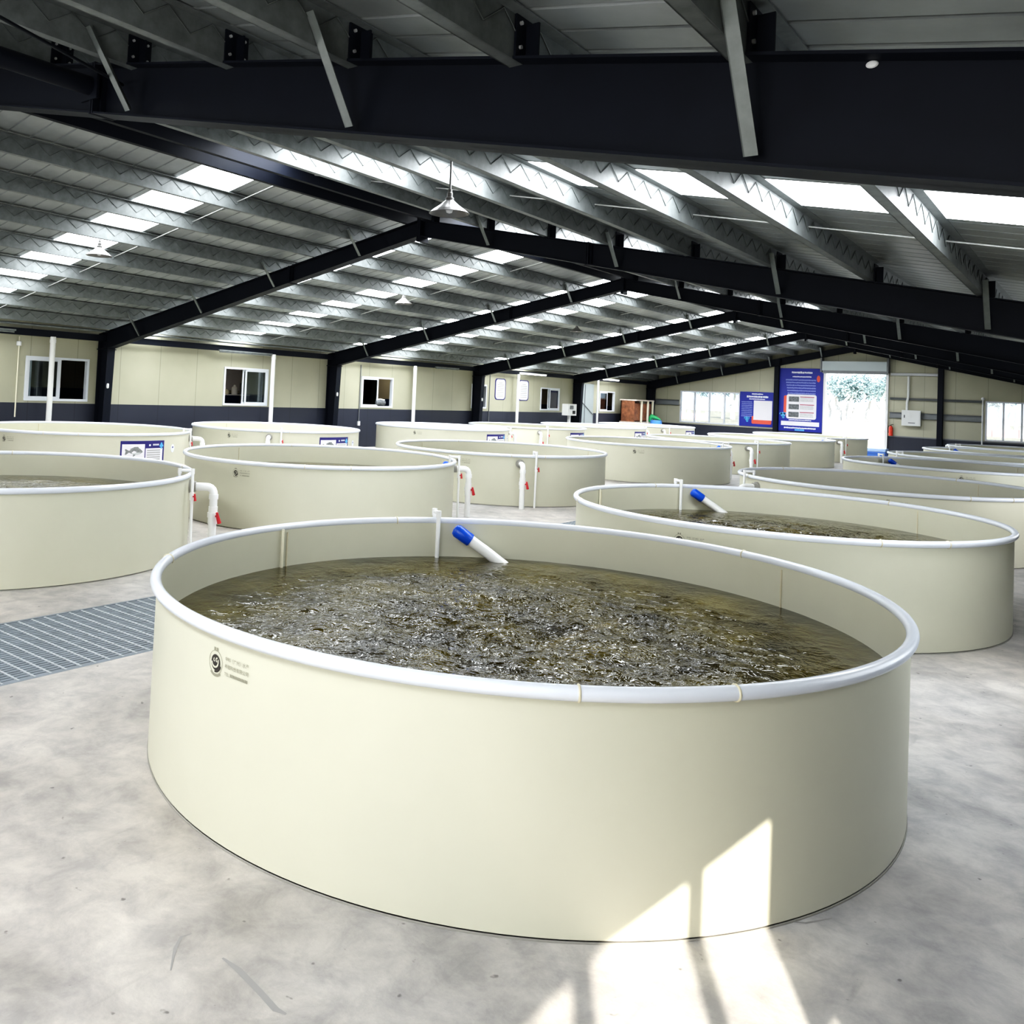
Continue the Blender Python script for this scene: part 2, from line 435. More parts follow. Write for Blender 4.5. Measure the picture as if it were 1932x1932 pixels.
# grating over the channel
g = MB()
n = 30
for i in range(n+1):
    x = GX0+.01 + (GX1-GX0-.02)*i/n
    g.box(x-.012, x+.012, YB, YG, -.03, -.004)
y = YB+.05
while y < YG:
    g.box(GX0+.005, GX1-.005, y-.007, y+.007, -.03, -.001, 1); y += .105
g.box(GX0+.002, GX0+.03, YB, YG, -.03, 0, 0); g.box(GX1-.03, GX1-.002, YB, YG, -.03, 0, 0)
g.box(GX0+.03, GX1-.03, YB, YG, -.03, -.008, 0)
tag(g.build('drain_grating', [M['grate'], M['grate2']]), 'long grey grating over the floor drain channel left of the nearest tank', 'grating')

# ------------------------------------------------------------------ roof
SKY_L = [(-.6,.5),(7.6,8.55),(12.25,13.27),(15.15,16.2),(20.0,21.0),(21.9,23.1),(27.9,28.9),(29.9,31.0),(35.8,36.8),(37.7,38.8)]  # first strip of each slope is unseen, added to light the near bay
SKY_R = [(-.6,.5),(7.22,8.26),(12.2,13.2),(21.5,22.5),(29.3,30.3),(37.1,38.1)]
SHORT = 4.3                     # the farther strips of the right slope stop half way down
DE = 10.05
def sheet_profile(y0, y1, pitch, flat, h):
    pts = []; k0 = floor(y0/pitch)
    ys = [y0]
    for k in range(k0, int(ceil(y1/pitch))+1):
        b = k*pitch
        for t in (0, flat, flat+.25*(pitch-flat), flat+.75*(pitch-flat)):
            if y0 < b+t < y1: ys.append(b+t)
    ys.append(y1)
    out = []
    for yy in ys:
        t = yy - floor(yy/pitch)*pitch
        up = 0
        if t > flat:
            q = (t-flat)/(pitch-flat)
            up = h*min(1, q/.25, (1-q)/.25)
        out.append((yy, up))
    return out
def roof_strip(mb, side, y0, y1, pitch, flat, h, d0=0., d1=DE, thick=.0):
    pr_ = sheet_profile(y0, y1, pitch, flat, h)
    for d_a, d_b in ((d0, d1),):
        v = []
        for yy, up in pr_:
            v.append((XR+side*d_a, yy, zt(d_a,yy)+PH+up)); v.append((XR+side*d_b, yy, zt(d_b,yy)+PH+up))
        nv = len(v)
        f = [(2*i, 2*i+1, 2*i+3, 2*i+2) for i in range(len(pr_)-1)]
        mb.add(v, f)
        v2 = [(a,b,c+.05) for a,b,c in v]
        mb.add(v2, [tuple(reversed(q)) for q in f])
roof = MB()
for side, sk in ((-1,SKY_L),(1,SKY_R)):
    cur = YB-.1
    for a,b in sk:
        # break the sheet at the kink so that it follows the purlins
        roof_strip(roof, side, cur, a, .30, .262, .012); cur = b
        if side > 0 and a > 10: roof_strip(roof, side, a, b, .30, .262, .012, SHORT, DE)
    roof_strip(roof, side, cur, YG+.1, .30, .262, .012)
struct(roof.build('ceiling', M['roof']))
# ridge cap
rc = MB()
for side in (-1,1):
    rc.add([(XR,YB,zt(0,YB)+PH+.06),(XR,YG,zt(0,YG)+PH+.06),(XR+side*.3,YG,zt(.3,YG)+PH+.035),(XR+side*.3,YB,zt(.3,YB)+PH+.035)],[(0,1,2,3)])
struct(rc.build('trim_1', M['roof']))

for side, sk, nm in ((-1,SKY_L,'left'),(1,SKY_R,'right')):
    for i,(a,b) in enumerate(sk):
        mb = MB(); roof_strip(mb, side, a, b, .15, .085, .025, .05, SHORT if (side>0 and a>10) else 9.75)
        o = mb.build('skylight_panel', M['skylight'])
        tag(o, ('translucent skylight strip of the %s roof slope straight above the camera' % nm) if i == 0 else '%s bright translucent skylight strip of the %s roof slope beyond the nearest frame' % (ORD[i-1], nm), 'skylight', 'translucent strips in the roof')

# purlins
for side, nm in ((-1,'left'),(1,'right')):
    for k,d in enumerate(PD):
        x = XR+side*d
        dark = (k == 0)
        mb = MB()
        t = .008
        ys = [YB, FY[2], YG]
        for y0,y1 in zip(ys[:-1], ys[1:]):
            a, b = zt(d,y0)+.004, zt(d,y1)+.004
            def bar(xa,xb,za,zb_):
                mb.hexa([(xa,y0,a+za),(xb,y0,a+za),(xb,y1,b+za),(xa,y1,b+za),(xa,y0,a+zb_),(xb,y0,a+zb_),(xb,y1,b+zb_),(xa,y1,b+zb_)])
            bar(x-t/2, x+t/2, 0, PH-.008)
            bar(x-.075, x, 0, t); bar(x-.075, x-.075+t, 0, .022)
            bar(x, x+.075, PH-.008-t, PH-.008)
        o = mb.build('roof_purlin', M['steel'] if dark else M['galv'])
        if not dark:
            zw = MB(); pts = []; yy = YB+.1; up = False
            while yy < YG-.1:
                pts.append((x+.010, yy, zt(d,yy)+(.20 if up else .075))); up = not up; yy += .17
            zw.tube(pts, .0045, 4, cap=False); zw.build('zigzag_wire', M['brace'], o)  # thin zigzag tube drawing the line pattern on the web
        if dark: lab = 'dark purlin right beside the ridge on the %s roof slope' % nm
        else: lab = 'galvanized purlin number %d down from the ridge on the %s roof slope' % (k+1, nm)
        tag(o, lab, 'purlin', 'roof purlins')

# portal frames
def i_member(mb, pts, width, tf=.014, tw=.012):
    """pts: list of (x, zbottom, ztop) in order; I-section in the plane y=0"""
    w = width/2
    for (xa,ba,ta),(xb,bb,tb) in zip(pts[:-1], pts[1:]):
        if xa > xb: xa,ba,ta,xb,bb,tb = xb,bb,tb,xa,ba,ta
        mb.hexa([(xa,-tw/2,ba),(xb,-tw/2,bb),(xb,tw/2,bb),(xa,tw/2,ba),(xa,-tw/2,ta),(xb,-tw/2,tb),(xb,tw/2,tb),(xa,tw/2,ta)])
        mb.hexa([(xa,-w,ba),(xb,-w,bb),(xb,w,bb),(xa,w,ba),(xa,-w,ba+tf),(xb,-w,bb+tf),(xb,w,bb+tf),(xa,w,ba+tf)])
        mb.hexa([(xa,-w,ta-tf),(xb,-w,tb-tf),(xb,w,tb-tf),(xa,w,ta-tf),(xa,-w,ta),(xb,-w,tb),(xb,w,tb),(xa,w,ta)])
names_f = ['dark steel portal frame against the wall behind the camera',
 'huge dark navy steel portal frame crossing the top of the picture',
 'second dark steel portal frame, its peak above the middle row of tanks',
 'third dark steel portal frame from the camera', 'fourth dark steel portal frame from the camera',
 'fifth dark steel portal frame from the camera', 'last dark steel portal frame against the far gable wall']
DK = 9.34      # distance of column inner flange from ridge
for i,yf in enumerate(FY):
    root = thing('portal_frame', (XR, yf, 0), names_f[i], 'steel frame', 'steel portal frames')
    for side in (-1,1):
        r = MB(); i_member(r, [(side*.0, zb(0,yf), zt(0,yf)), (side*3.2, zb(3.2,yf), zt(3.2,yf)), (side*DK, zb(DK,yf), zt(DK,yf)), (side*(DK+.42), zb(DK,yf)-.02, zt(DK+.42,yf))], .20)
        r.build('rafter', M['steel'], root)
        c = MB(); w=.1; x0=side*(DK-.0); x1=side*(DK+.42); xb_=side*(DK+.1)
        zk = zb(DK,yf)
        lo,hi = (x0,x1)
        c.hexa([(xb_,-.006,0),(x1,-.006,0),(x1,.006,0),(xb_,.006,0),(x0,-.006,zk),(x1,-.006,zk),(x1,.006,zk),(x0,.006,zk)])
        c.hexa([(xb_,-w,0),(xb_+side*.014,-w,0),(xb_+side*.014,w,0),(xb_,w,0),(x0,-w,zk+.03),(x0+side*.014,-w,zk+.03),(x0+side*.014,w,zk+.03),(x0,w,zk+.03)])
        c.hexa([(x1,-w,0),(x1-side*.014,-w,0),(x1-side*.014,w,0),(x1,w,0),(x1,-w,zt(DK+.42,yf)),(x1-side*.014,-w,zt(DK+.42,yf)),(x1-side*.014,w,zt(DK+.42,yf)),(x1,w,zt(DK+.42,yf))])
        for zz in (.02, zk-.02):
            c.box(min(x0,x1)-.02, max(x0,x1)+.02, -.12, .12, zz-.02, zz)
        c.build('column', M['steel'], root)
        s = MB()
        for dd in (-.016,.016):
            xx = side*3.2+dd
            s.box(xx-.010, xx+.010, -.105, .105, zb(3.2,yf)-.005, zt(3.2,yf)+.005)
        s.box(side*3.2-.05, side*3.2+.05, -.05, .05, zb(3.2,yf)+.02, zt(3.2,yf)-.02)
        s.build('splice_plate', M['steel'], root)
    a = MB(); a.box(-.035,-.003,-.12,.12, zb(0,yf)-.10, zt(0,yf)+.03); a.box(.003,.035,-.12,.12, zb(0,yf)-.10, zt(0,yf)+.03)
    a.build('apex_plate', M['steel'], root)
    for side in (-1,1):
        for k,d in enumerate(PD):
            x = side*d
            z0 = zt(d,yf)
            cmb = MB(); xa,xb_=(x+.006,x+.018) if side>0 else (x-.018,x-.006); cmb.box(xa, xb_, -.095, .095, z0-.005, z0+PH-.03); cmb.box(min(x+side*.006,x+side*.09), max(x+side*.006,x+side*.09), -.006, .006, z0-.005, z0+PH-.06)
            co = cmb.build('purlin_cleat', M['steel'], root)
            if i == 1 and side == 1 and k >= 1:
                for by in (-.06,.06):
                    for bz in (.05,.17):
                        bm_ = MB(); bm_.tube([(x+.018, by, z0+bz),(x+.030, by, z0+bz)], .011, 6)
                        bm_.build('bolt', M['bolt'], co)

# flange braces : angle from purlin to bottom flange of the rafter
RAFN = ['back','nearest','second','third','fourth','fifth','last']
for i,yf in enumerate(FY):
    if i == 0: continue
    for side, nm in ((-1,'left'),(1,'right')):
        for j,k in enumerate((1,3,5,7)):
            d = PD[k]; x = XR+side*d
            if i == 1 and (side == -1 or k == 1): continue
            top = Vector((x+.006, yf-.44, zt(d,yf)+.14)); bot = Vector((x+.006, yf-.09, zb(d,yf)+.03))
            dr = (top-bot); L = dr.length; dr.normalize()
            u = Vector((1,0,0)); vv = dr.cross(u).normalized()
            mb = MB()
            def bar(u0,u1,v0,v1):
                pts = []
                for base in (bot, top):
                    pts += [base+u*u0+vv*v0, base+u*u1+vv*v0, base+u*u1+vv*v1, base+u*u0+vv*v1]
                mb.hexa(pts)
            bar(0,.06,0,.006); bar(0,.006,0,.06)
            o = mb.build('flange_brace', M['brace'])
            if i < 3: lab = 'galvanized angle brace on the %s portal frame, %s slope, %s from the ridge' % (RAFN[i], nm, ['first','second','third','fourth'][j])
            else: lab = 'small pale angle brace on the %s portal frame, %s slope, %s from the ridge' % (RAFN[i], nm, ['first','second','third','fourth'][j])
            tag(o, lab, 'brace', 'angle braces on the rafters')

# tie tube and bracing rod of the first bay
mb = MB(); mb.tube([(-6.19,-3.9,4.13),(-6.19,3.56,4.13)], .073, 20); mb.box(-6.30,-6.08,3.54,3.56,4.02,4.24)
tag(mb.build('tie_tube', M['steel']), 'dark round tie tube running from the top left corner to the nearest frame', 'tie tube')
mb = MB(); mb.tube([(-5.86,3.62,4.10),(-.75,-3.9,3.0)], .012, 8)
tag(mb.build('bracing_rod', M['steel']), 'thin dark bracing rod slanting over the tie tube in the top left corner', 'rod')
# small white spot of light on the near rafter, modelled as a raised disc
mb = MB(); mb.lathe([(0,.0),(.026,.0),(.030,.006),(.024,.014),(.010,.018),(0,.018)], 16)
o = mb.build('white_cap', M['white']); o.scale=(.75,.5,.7); o.location = (-.76, 3.642, 3.225); o.rotation_euler = (radians(90),0,0)
tag(o, 'small white round cap stuck on the nearest dark rafter at upper right', 'cap')

# sag rods
for bi,(f0,f1) in enumerate(zip(FY[1:-1], FY[2:])):
    for side, nm in ((-1,'left'),(1,'right')):
        yy = f0 + (5.1 if bi == 0 else 4.95)
        mb = MB()
        mb.tube([(XR+side*.3, yy, zt(.3,yy)+.13),(XR+side*9.3, yy, zt(9.3,yy)+.13)], .008, 6)
        o = mb.build('sag_rod', M['rod'])
        tag(o, 'thin pale sag rod through the purlins, %s bay of the %s slope from the camera' % (ORD[bi], nm), 'rod', 'sag rods between purlins')

# eave beams
for x, nm in ((-18.98,'left'),(.26,'right')):
    mb = MB(); mb.box(x-.07, x+.07, YB+.1, YG-.02, 2.75, 2.90)
    tag(mb.build('eave_beam', M['steel']), 'dark beam along the top of the %s wall under the roof edge' % nm, 'beam')
    mb = MB(); mb.tube([(x+(.12 if nm=='left' else -.12), YB+.1, 2.99),(x+(.12 if nm=='left' else -.12), YG-.05, 2.99)], .028, 8)
    tag(mb.build('eave_rail', M['galv']), 'pale metal rail above the dark beam of the %s wall' % nm, 'rail')

# ------------------------------------------------------------------ windows in the left wall, room behind
def sliding_window(num, y0, y1, z0, z1, open_right=True):
    x = XL
    fr = MB(); w = .055
    fr.box(x-.08,x+.03,y0,y1,z0,z0+w); fr.box(x-.08,x+.03,y0,y1,z1-w,z1)
    fr.box(x-.08,x+.03,y0,y0+w,z0+w,z1-w); fr.box(x-.08,x+.03,y1-w,y1,z0+w,z1-w)
    root = struct(fr.build('window_%d' % num, M['frame']))
    ym = (y0+y1)/2
    def sash(a,b,xo):
        s = MB(); t = .045
        s.box(x+xo-.015,x+xo+.015,a,b,z0+w,z0+w+t); s.box(x+xo-.015,x+xo+.015,a,b,z1-w-t,z1-w)
        s.box(x+xo-.015,x+xo+.015,a,a+t,z0+w+t,z1-w-t); s.box(x+xo-.015,x+xo+.015,b-t,b,z0+w+t,z1-w-t)
        so = s.build('sash', M['frame'], root)
        p = MB(); p.box(x+xo-.004,x+xo+.004,a+t,b-t,z0+w+t,z1-w-t)
        p.build('pane', M['glass'], so)
    if open_right:
        sash(y0+w, ym+.03, 0); sash(y0+w+.07, ym+.10, -.045)
    else:
        sash(ym-.03, y1-w, 0); sash(ym-.10, y1-w-.07, -.045)
for i,(a,b,c,d) in enumerate(LW):
    sliding_window(i+1, a, b, c, d, open_right=(i not in (1,4)))
# rooms behind the left wall
rm = MB(); rm.box(-22.7,-22.6,YB-.1,YG+.1,0,3.1); struct(rm.build('wall_back_room', M['room_wall']))
rm = MB(); rm.box(-22.7,XL-.1,YB-.1,YG+.1,-.1,0); struct(rm.build('floor_back_room', M['floor']))
rm = MB(); rm.box(-22.7,XL-.1,YB-.1,YG+.1,3.05,3.15); struct(rm.build('ceiling_back_room', M['white']))
for i,yy in enumerate((YB-.1, 13.3, 19.2, 25.0, 30.5, 35.8, YG+.05)):
    rm = MB(); rm.box(-22.6,XL-.1,yy,yy+.08,0,3.05); struct(rm.build('wall_partition_%d' % (i+1), M['room_wall']))
# things seen through the windows
def shelf_unit(loc, label):
    t = thing('storage_shelf', loc, label, 'shelf')
    for yy in (-.6,.6):
        for xx in (-.2,.2):
            mb = MB(); mb.box(xx-.02,xx+.02,yy-.02,yy+.02,0,1.9); mb.build('upright', M['girt'], t)
    for zz in (.4,.95,1.5):
        mb = MB(); mb.box(-.24,.24,-.64,.64,zz,zz+.03); mb.build('shelf_board', M['white'], t)
    return t
shelf_unit((-21.9,17.9,0), 'shelf unit seen through the second window of the left wall')
for j,(yy,hh,mm) in enumerate(((17.45,.24,'orange'),(17.75,.16,'cream'),(18.1,.30,'white'))):
    mb = MB(); mb.lathe([(0,0),(.09,0),(.10,.02),(.10,hh*.7),(.05,hh*.85),(.04,hh),(0,hh)],16)
    o = mb.build('storage_jar', M[mm], None, (-21.9,yy,1.53))
    tag(o, '%s jar on the shelf behind the second window of the left wall' % ('orange-red','cream','white')[j], 'jar')
mb = MB(); mb.box(-22.6,-22.57,18.3,18.9,1.65,2.5)
tag(mb.build('bright_board', M['paper']), 'bright white board on the wall behind the second left-wall window', 'board')
t = thing('cushion', (XL-.02,22.02,1.345), 'dark cushion-like bundle lying on the third window sill', 'cushion')
mb = MB()
pts=[]; 
mb.tube([(0,-.24,.10),(0,-.2,.10),(0,0,.12),(0,.2,.10),(0,.24,.10)], [.03,.09,.10,.09,.03], 12)
mb.build('cushion_body', M['photo'], t)
mb = MB(); mb.tube([(0,-.22,.2),(0,0,.225),(0,.22,.2)], .025, 8); mb.build('pale_strip', M['white'], t)

# downpipes on the left wall
for i,yy in enumerate((10.29,16.98,23.48,30.13,36.93)):
    mb = MB()
    if i == 4:
        mb.tube([(-18.83,34.9,3.04),(-18.83,yy-.10,2.985),(-18.83,yy-.03,2.96),(-18.83,yy,2.88),(-18.83,yy,0)], .05, 14)
    else:
        mb.tube([(-18.9,yy,0),(-18.9,yy,2.76)], .062, 14)
        mb.tube([(-18.9,yy,2.62),(-18.9,yy,2.70)], .07, 14)
    lab = ['white downpipe in front of the leftmost window','white downpipe right of the second left-wall window','white downpipe right of the third left-wall window','white downpipe between the two rounded notice boards','white pipe with a horizontal top arm near the far end of the left wall'][i]
    tag(mb.build('downpipe', M['pvc']), lab, 'pipe', 'white pipes down the left wall')
# conduits with junction box
for i,(yy,z0,z1,zb_) in enumerate(((9.62,.92,2.72,2.56),(20.97,.75,2.66,2.45),(28.45,.7,2.66,None))):
    t = thing('cable_conduit', (XL+.016,yy,0), ['thin white cable conduit with a junction box at far left of the left wall','thin cable conduit with a low switch box beside the second column','thin grey cable conduit beside the first notice board'][i], 'conduit')
    mb = MB(); mb.tube([(0,0,z0),(0,0,z1)], .016, 8); mb.build('pipe', M['cream'] if i==0 else M['girt'], t)
    if zb_:
        mb = MB()
        if i == 0: mb.lathe([(0,-.05),(.05,-.05),(.055,-.04),(.055,.04),(.05,.05),(0,.05)],12,(0,0,zb_))
        else: mb.box(-.03,.03,-.05,.05,.70,.84)
        mb.build('junction_box', M['white'], t)
# small white switch on the columns
for i in (2,3,4):
    mb = MB(); mb.lathe([(0,-.06),(.022,-.055),(.03,-.03),(.03,.03),(.022,.055),(0,.06)],12)
    o = mb.build('light_switch', M['white'], None, (-18.70+.02, FY[i]-.06, 1.69))
    tag(o, 'small white switch on the %s dark column of the left wall' % ('nearest','second','third')[i-2], 'switch', 'switches on the columns')
# notice boards
for i,(a,b,lab) in enumerate(((28.83,29.6,'first white rounded notice board on the left wall'),(30.55,31.35,'second white rounded notice board, just right of a downpipe'))):
    t = thing('notice_board', (XL,(a+b)/2,2.12), lab, 'notice board', 'rounded notice boards')
    w,h = (b-a)/2, .42
    def rr(w,h,r,x):
        pts=[]
        for (cy,cz,a0) in ((w-r,h-r,0),(-w+r,h-r,90),(-w+r,-h+r,180),(w-r,-h+r,270)):
            for q in range(7):
                an=radians(a0+q*15); pts.append((x,cy+r*cos(an),cz+r*sin(an)))
        return pts
    mb=MB(); mb.poly(rr(w,h,.14,.012)); p0=rr(w,h,.14,0); p1=rr(w,h,.14,.012); n_=len(p0)
    mb.add(p0+p1,[(k,(k+1)%n_,n_+(k+1)%n_,n_+k) for k in range(n_)])
    mb.build('backing', M['navy'], t)
    mb=MB(); mb.poly(rr(w*.86,h*.92,.13,.016)); mb.build('sheet', M['wtext'], t)
    mb=MB()
    for q in range(8):
        zz=h*.62-q*.075; ww=w*(.35 if q==0 else .62)
        mb.poly([(.019,ww,zz),(.019,-ww,zz),(.019,-ww,zz-.025),(.019,ww,zz-.025)])
    mb.build('text_lines', M['greytext'], t)
# fluorescent tubes under the left eave
for i,(a,b,zz) in enumerate(((6.4,9.4,2.80),(15.0,16.9,2.72),(24.6,26.0,2.74),(30.2,32.3,2.79),(37.5,39.2,2.83))):
    t = thing('fluorescent_light', (-18.885,(a+b)/2,zz), 'slim white tube light under the left eave, %s from the camera' % ORD[i], 'light', 'tube lights under the left eave')
    L=(b-a)/2
    mb=MB(); mb.box(-.03,.03,-L,L,.02,.06); mb.build('housing', M['galv'] if i not in (3,4) else M['white'], t)
    mb=MB(); mb.tube([(0,-L+.03,0),(0,L-.03,0)], .02, 8); mb.build('tube', M['tube'] if i in (3,4) else M['galv'], t)
# control cabinet on a post
t = thing('control_cabinet', (-18.35,33.42,0), 'white control box with a dark display on a post before the fourth column', 'control box')
mb=MB(); mb.box(-.05,.05,-.05,.05,0,1.16); mb.build('post', M['white'], t)
mb=MB(); mb.box(-.15,.15,-.36,.36,1.15,1.64); mb.build('housing', M['cab'], t)
mb=MB(); mb.box(-.18,-.151,-.36,.36,1.15,1.64)
mb=MB(); mb.box(.15,.16,-.22,.08,1.42,1.58); mb.box(-.26,-.02,-.162,-.15,1.4,1.4); mb.build('display', M['photo'], t)
mb=MB(); mb.box(.15,.165,.02,.24,1.22,1.36); mb.build('switch_panel', M['black'], t)
# light panel door at far end of left wall
t = thing('panel_door', (XL+.02,36.2,0), 'pale blue-grey panel door with a diagonal brace behind the fourth column', 'door')
mb=MB(); mb.box(0,.03,-.85,.85,0,2.58); mb.build('door_leaf', M['shutter'], t)
mb=MB(); mb.box(.03,.045,-.02,.02,.05,2.55); mb.build('centre_stile', M['girt'], t)
mb=MB(); mb.tube([(.05,-.8,2.0),(.05,.85,1.15)],.015,6); mb.build('diagonal_brace', M['girt'], t)

# red-brown equipment stand in the far left corner
t = thing('equipment_rack', (-18.35,40.2,0), 'red-brown boarded rack with pale posts in the far left corner', 'rack')
mb=MB(); mb.box(-.45,.35,-1.0,1.0,.0,.9); mb.build('lower_boards', M['sand'], t)
mb=MB(); mb.box(-.40,-.36,-1.0,1.0,.9,1.9); mb.box(-.4,.3,-1.0,-.96,.9,1.9); mb.box(-.4,.3,-.2,-.16,.9,1.8); mb.build('back_boards', M['wood'], t)
mb=MB(); mb.box(.22,.27,-.9,.95,.95,1.78); mb.build('front_boards', M['wood'], t)
for yy in (-.28,.45,1.0):
    mb=MB(); mb.box(.30,.37,yy-.045,yy+.045,.6,1.95); mb.build('post', M['cream'], t)
mb=MB(); mb.box(-.45,.4,-1.02,1.04,1.9,1.96); mb.build('top_board', M['sand'], t)
t = thing('barrel', (-17.72,41.0,0), 'blue and white barrel with a green cover beside the far left corner', 'barrel')
mb=MB(); mb.lathe([(0,0),(.26,0),(.28,.03),(.29,.5),(.28,.95),(.25,1.0),(0,1.0)],24); mb.build('body', M['bag'], t)
mb=MB(); mb.tube([(-.30,-.1,.9),(-.28,-.1,1.05),(-.2,-.08,1.18),(-.02,-.05,1.12),(.22,0,1.03)],[.05,.10,.12,.10,.03],10); mb.build('cover', M['green'], t)

# ------------------------------------------------------------------ far gable: windows, door, posters, girts
def gable_window(num, x0,x1,z0,z1, panes):
    y=YG; w=.06
    fr=MB()
    fr.box(x0,x1,y-.03,y+.08,z0,z0+w); fr.box(x0,x1,y-.03,y+.08,z1-w,z1)
    fr.box(x0,x0+w,y-.03,y+.08,z0+w,z1-w); fr.box(x1-w,x1,y-.03,y+.08,z0+w,z1-w)
    for q in range(1,panes):
        xx=x0+(x1-x0)*q/panes; fr.box(xx-.035,xx+.035,y-.02,y+.06,z0+w,z1-w)
    root=struct(fr.build('window_%d'%num, M['frame']))
    for q in range(panes):
        a=x0+(x1-x0)*q/panes+.035; b=x0+(x1-x0)*(q+1)/panes-.035
        p=MB(); p.box(a,b,y+.02,y+.026,z0+w,z1-w); p.build('pane', M['glass'], root)
gable_window(7,*GW1,4); gable_window(8,*GW2,5)
# roller door
d=MB(); d.box(GDOOR[0]-.06,GDOOR[1]+.02,YG-.42,YG-.02,3.68,4.10)
door=struct(d.build('door_1', M['shutter']))
d=MB(); d.box(GDOOR[0]-.04,GDOOR[1]+.02,YG-.36,YG-.03,3.55,3.68); d.build('curtain_bottom_bar', M['girt'], door)
for xx in (GDOOR[0],GDOOR[1]):
    d=MB(); d.box(xx-.05,xx+.05,YG-.12,YG-.005,0,3.68); d.build('guide_rail', M['white'], door)
for xx in (GDOOR[0]-.10,GDOOR[1]+.06):
    d=MB(); d.box(xx-.03,xx+.03,YG-.44,YG-.005,3.60,4.25); d.build('end_bracket', M['girt'], door)
# gable posts
for i,(xx,zz) in enumerate(((-12.72,4.05),(-6.02,4.05))):
    mb=MB(); mb.box(xx-.10,xx+.10,YG-.24,YG-.225,0,zz); mb.box(xx-.006,xx+.006,YG-.225,YG-.02,0,zz); mb.box(xx-.10,xx+.10,YG-.02,YG-.005,0,zz)
    tag(mb.build('gable_post', M['steel']), ('dark gable post between the two blue posters','dark gable post right of the far doorway')[i], 'post')
# girts
def girt(x0,x1,z0,z1,label,m='girt'):
    mb=MB(); mb.box(x0,x1,YG-.10,YG-.004,z0,z0+.012); mb.box(x0,x1,YG-.10,YG-.004,z1-.012,z1); mb.box(x0,x1,YG-.024,YG-.004,z0,z1)
    mb.box(x0,x1,YG-.10,YG-.09,z0,z0+.03); mb.box(x0,x1,YG-.10,YG-.09,z1-.03,z1)
    tag(mb.build('wall_girt', M[m]), label, 'girt')
girt(-18.9,-17.5,1.78,2.05,'grey horizontal girt left of the far left gable window')
girt(-7.95,-6.13,3.52,3.64,'pale horizontal girt at door-head height right of the doorway','white')
girt(-7.95,-6.13,2.46,2.56,'upper grey girt between the doorway and the gable post')
girt(-7.95,-6.13,1.66,1.92,'wide grey girt behind the electrical box')
girt(-5.91,-4.5,2.46,2.56,'upper grey girt left of the right gable window')
girt(-5.91,-4.5,1.66,1.92,'wide grey girt left of the right gable window')
mb=MB(); mb.box(-7.95,-6.13,YG-.03,YG-.004,.84,.89); mb.box(-5.91,XRW-.02,YG-.03,YG-.004,.84,.89)
struct(mb.build('trim_2', M['girt']))
# post with white ball top beside the right window
t=thing('ball_post',(-4.5,YG-.16,0),'thin white post with a ball top at the right gable window','post')
mb=MB(); mb.tube([(0,0,0),(0,0,2.58)],.03,10); mb.build('pole',M['white'],t)
mb=MB(); mb.lathe([(0,-.07),(.05,-.05),(.07,0),(.05,.05),(0,.07)],14,(0,0,2.63)); mb.build('ball',M['white'],t)
# electrical cabinet
t=thing('electrical_box',(-7.08,YG-.02,0),'white electrical cabinet on the gable wall right of the doorway','electrical box')
mb=MB(); mb.box(-.36,.36,-.26,-.1,1.36,2.03); mb.build('housing',M['cab'],t)
mb=MB(); mb.box(-.33,.33,-.275,-.26,1.40,1.99); dd=mb.build('door',M['cab'],t)
mb=MB(); mb.box(-.27,-.23,-.29,-.275,1.70,1.82); mb.build('handle',M['photo'],dd)
mb=MB(); mb.box(-.10,.16,-.285,-.275,1.47,1.50); mb.build('name_plate',M['photo'],dd)
mb=MB(); mb.tube([(-.18,-.16,2.03),(-.18,-.16,2.35),(-.15,-.1,2.6),(-.15,-.1,3.5)],.05,8); mb.build('cable_duct',M['cab'],t)
# extinguisher
t=thing('fire_extinguisher',(-7.86,YG-.16,.88),'red fire extinguisher hanging right of the far doorway','extinguisher')
mb=MB(); mb.lathe([(0,0),(.07,0),(.08,.02),(.08,.34),(.06,.40),(.03,.43),(0,.43)],20); mb.build('cylinder',M['extred'],t)
mb=MB(); mb.tube([(0,0,.42),(0,0,.48)],.02,8); mb.tube([(0,0,.47),(.09,0,.50)],.012,6); mb.build('valve',M['black'],t)
mb=MB(); mb.tube([(0,0,.46),(-.10,0,.42),(-.11,0,.25),(-.09,0,.12)],.012,6); mb.build('hose',M['black'],t)

# posters
def rrect(mb,x0,x1,z0,z1,y,r=.05,mi=0):
    pts=[]
    for cx,cz,a0 in ((x1-r,z1-r,0),(x0+r,z1-r,90),(x0+r,z0+r,180),(x1-r,z0+r,270)):
        for q in range(6):
            an=radians(a0+q*18); pts.append((cx+r*cos(an),y,cz+r*sin(an)))
    mb.poly(list(reversed(pts)),mi)
def rect(mb,x0,x1,z0,z1,y,mi=0):
    mb.poly([(x0,y,z0),(x1,y,z0),(x1,y,z1),(x0,y,z1)],mi)
def textrow(mb,x0,x1,z,h,y,seed=0):
    rnd=random.Random(seed); x=x0
    while x<x1-.02:
        w=min(h*rnd.uniform(.6,1.0), x1-x)
        rect(mb,x,x+w*.86,z+h*rnd.uniform(0,.15),z+h*rnd.uniform(.8,1.),y); x+=w
def trow(nm,m,par,*a):
    mb=MB(); textrow(mb,*a); return mb.build(nm,M[m],par)
def globe(mb,cx,cz,y,r):
    for (ax,az,rr_) in ((0,0,r),(-.9*r,.35*r,.55*r),(.8*r,.45*r,.5*r),(.15*r,-1.1*r,.55*r)):
        pts=[(cx+ax+rr_*cos(2*pi*k/14),y,cz+az+rr_*sin(2*pi*k/14)) for k in range(14)]
        mb.poly(list(pts))
Yp=YG-.05
t=thing('wall_poster',(0,0,0),'tall blue poster with a white picture panel left of the far doorway','poster')
t.location=(-11.66,YG-.03,.82)
W=.96; H=2.94
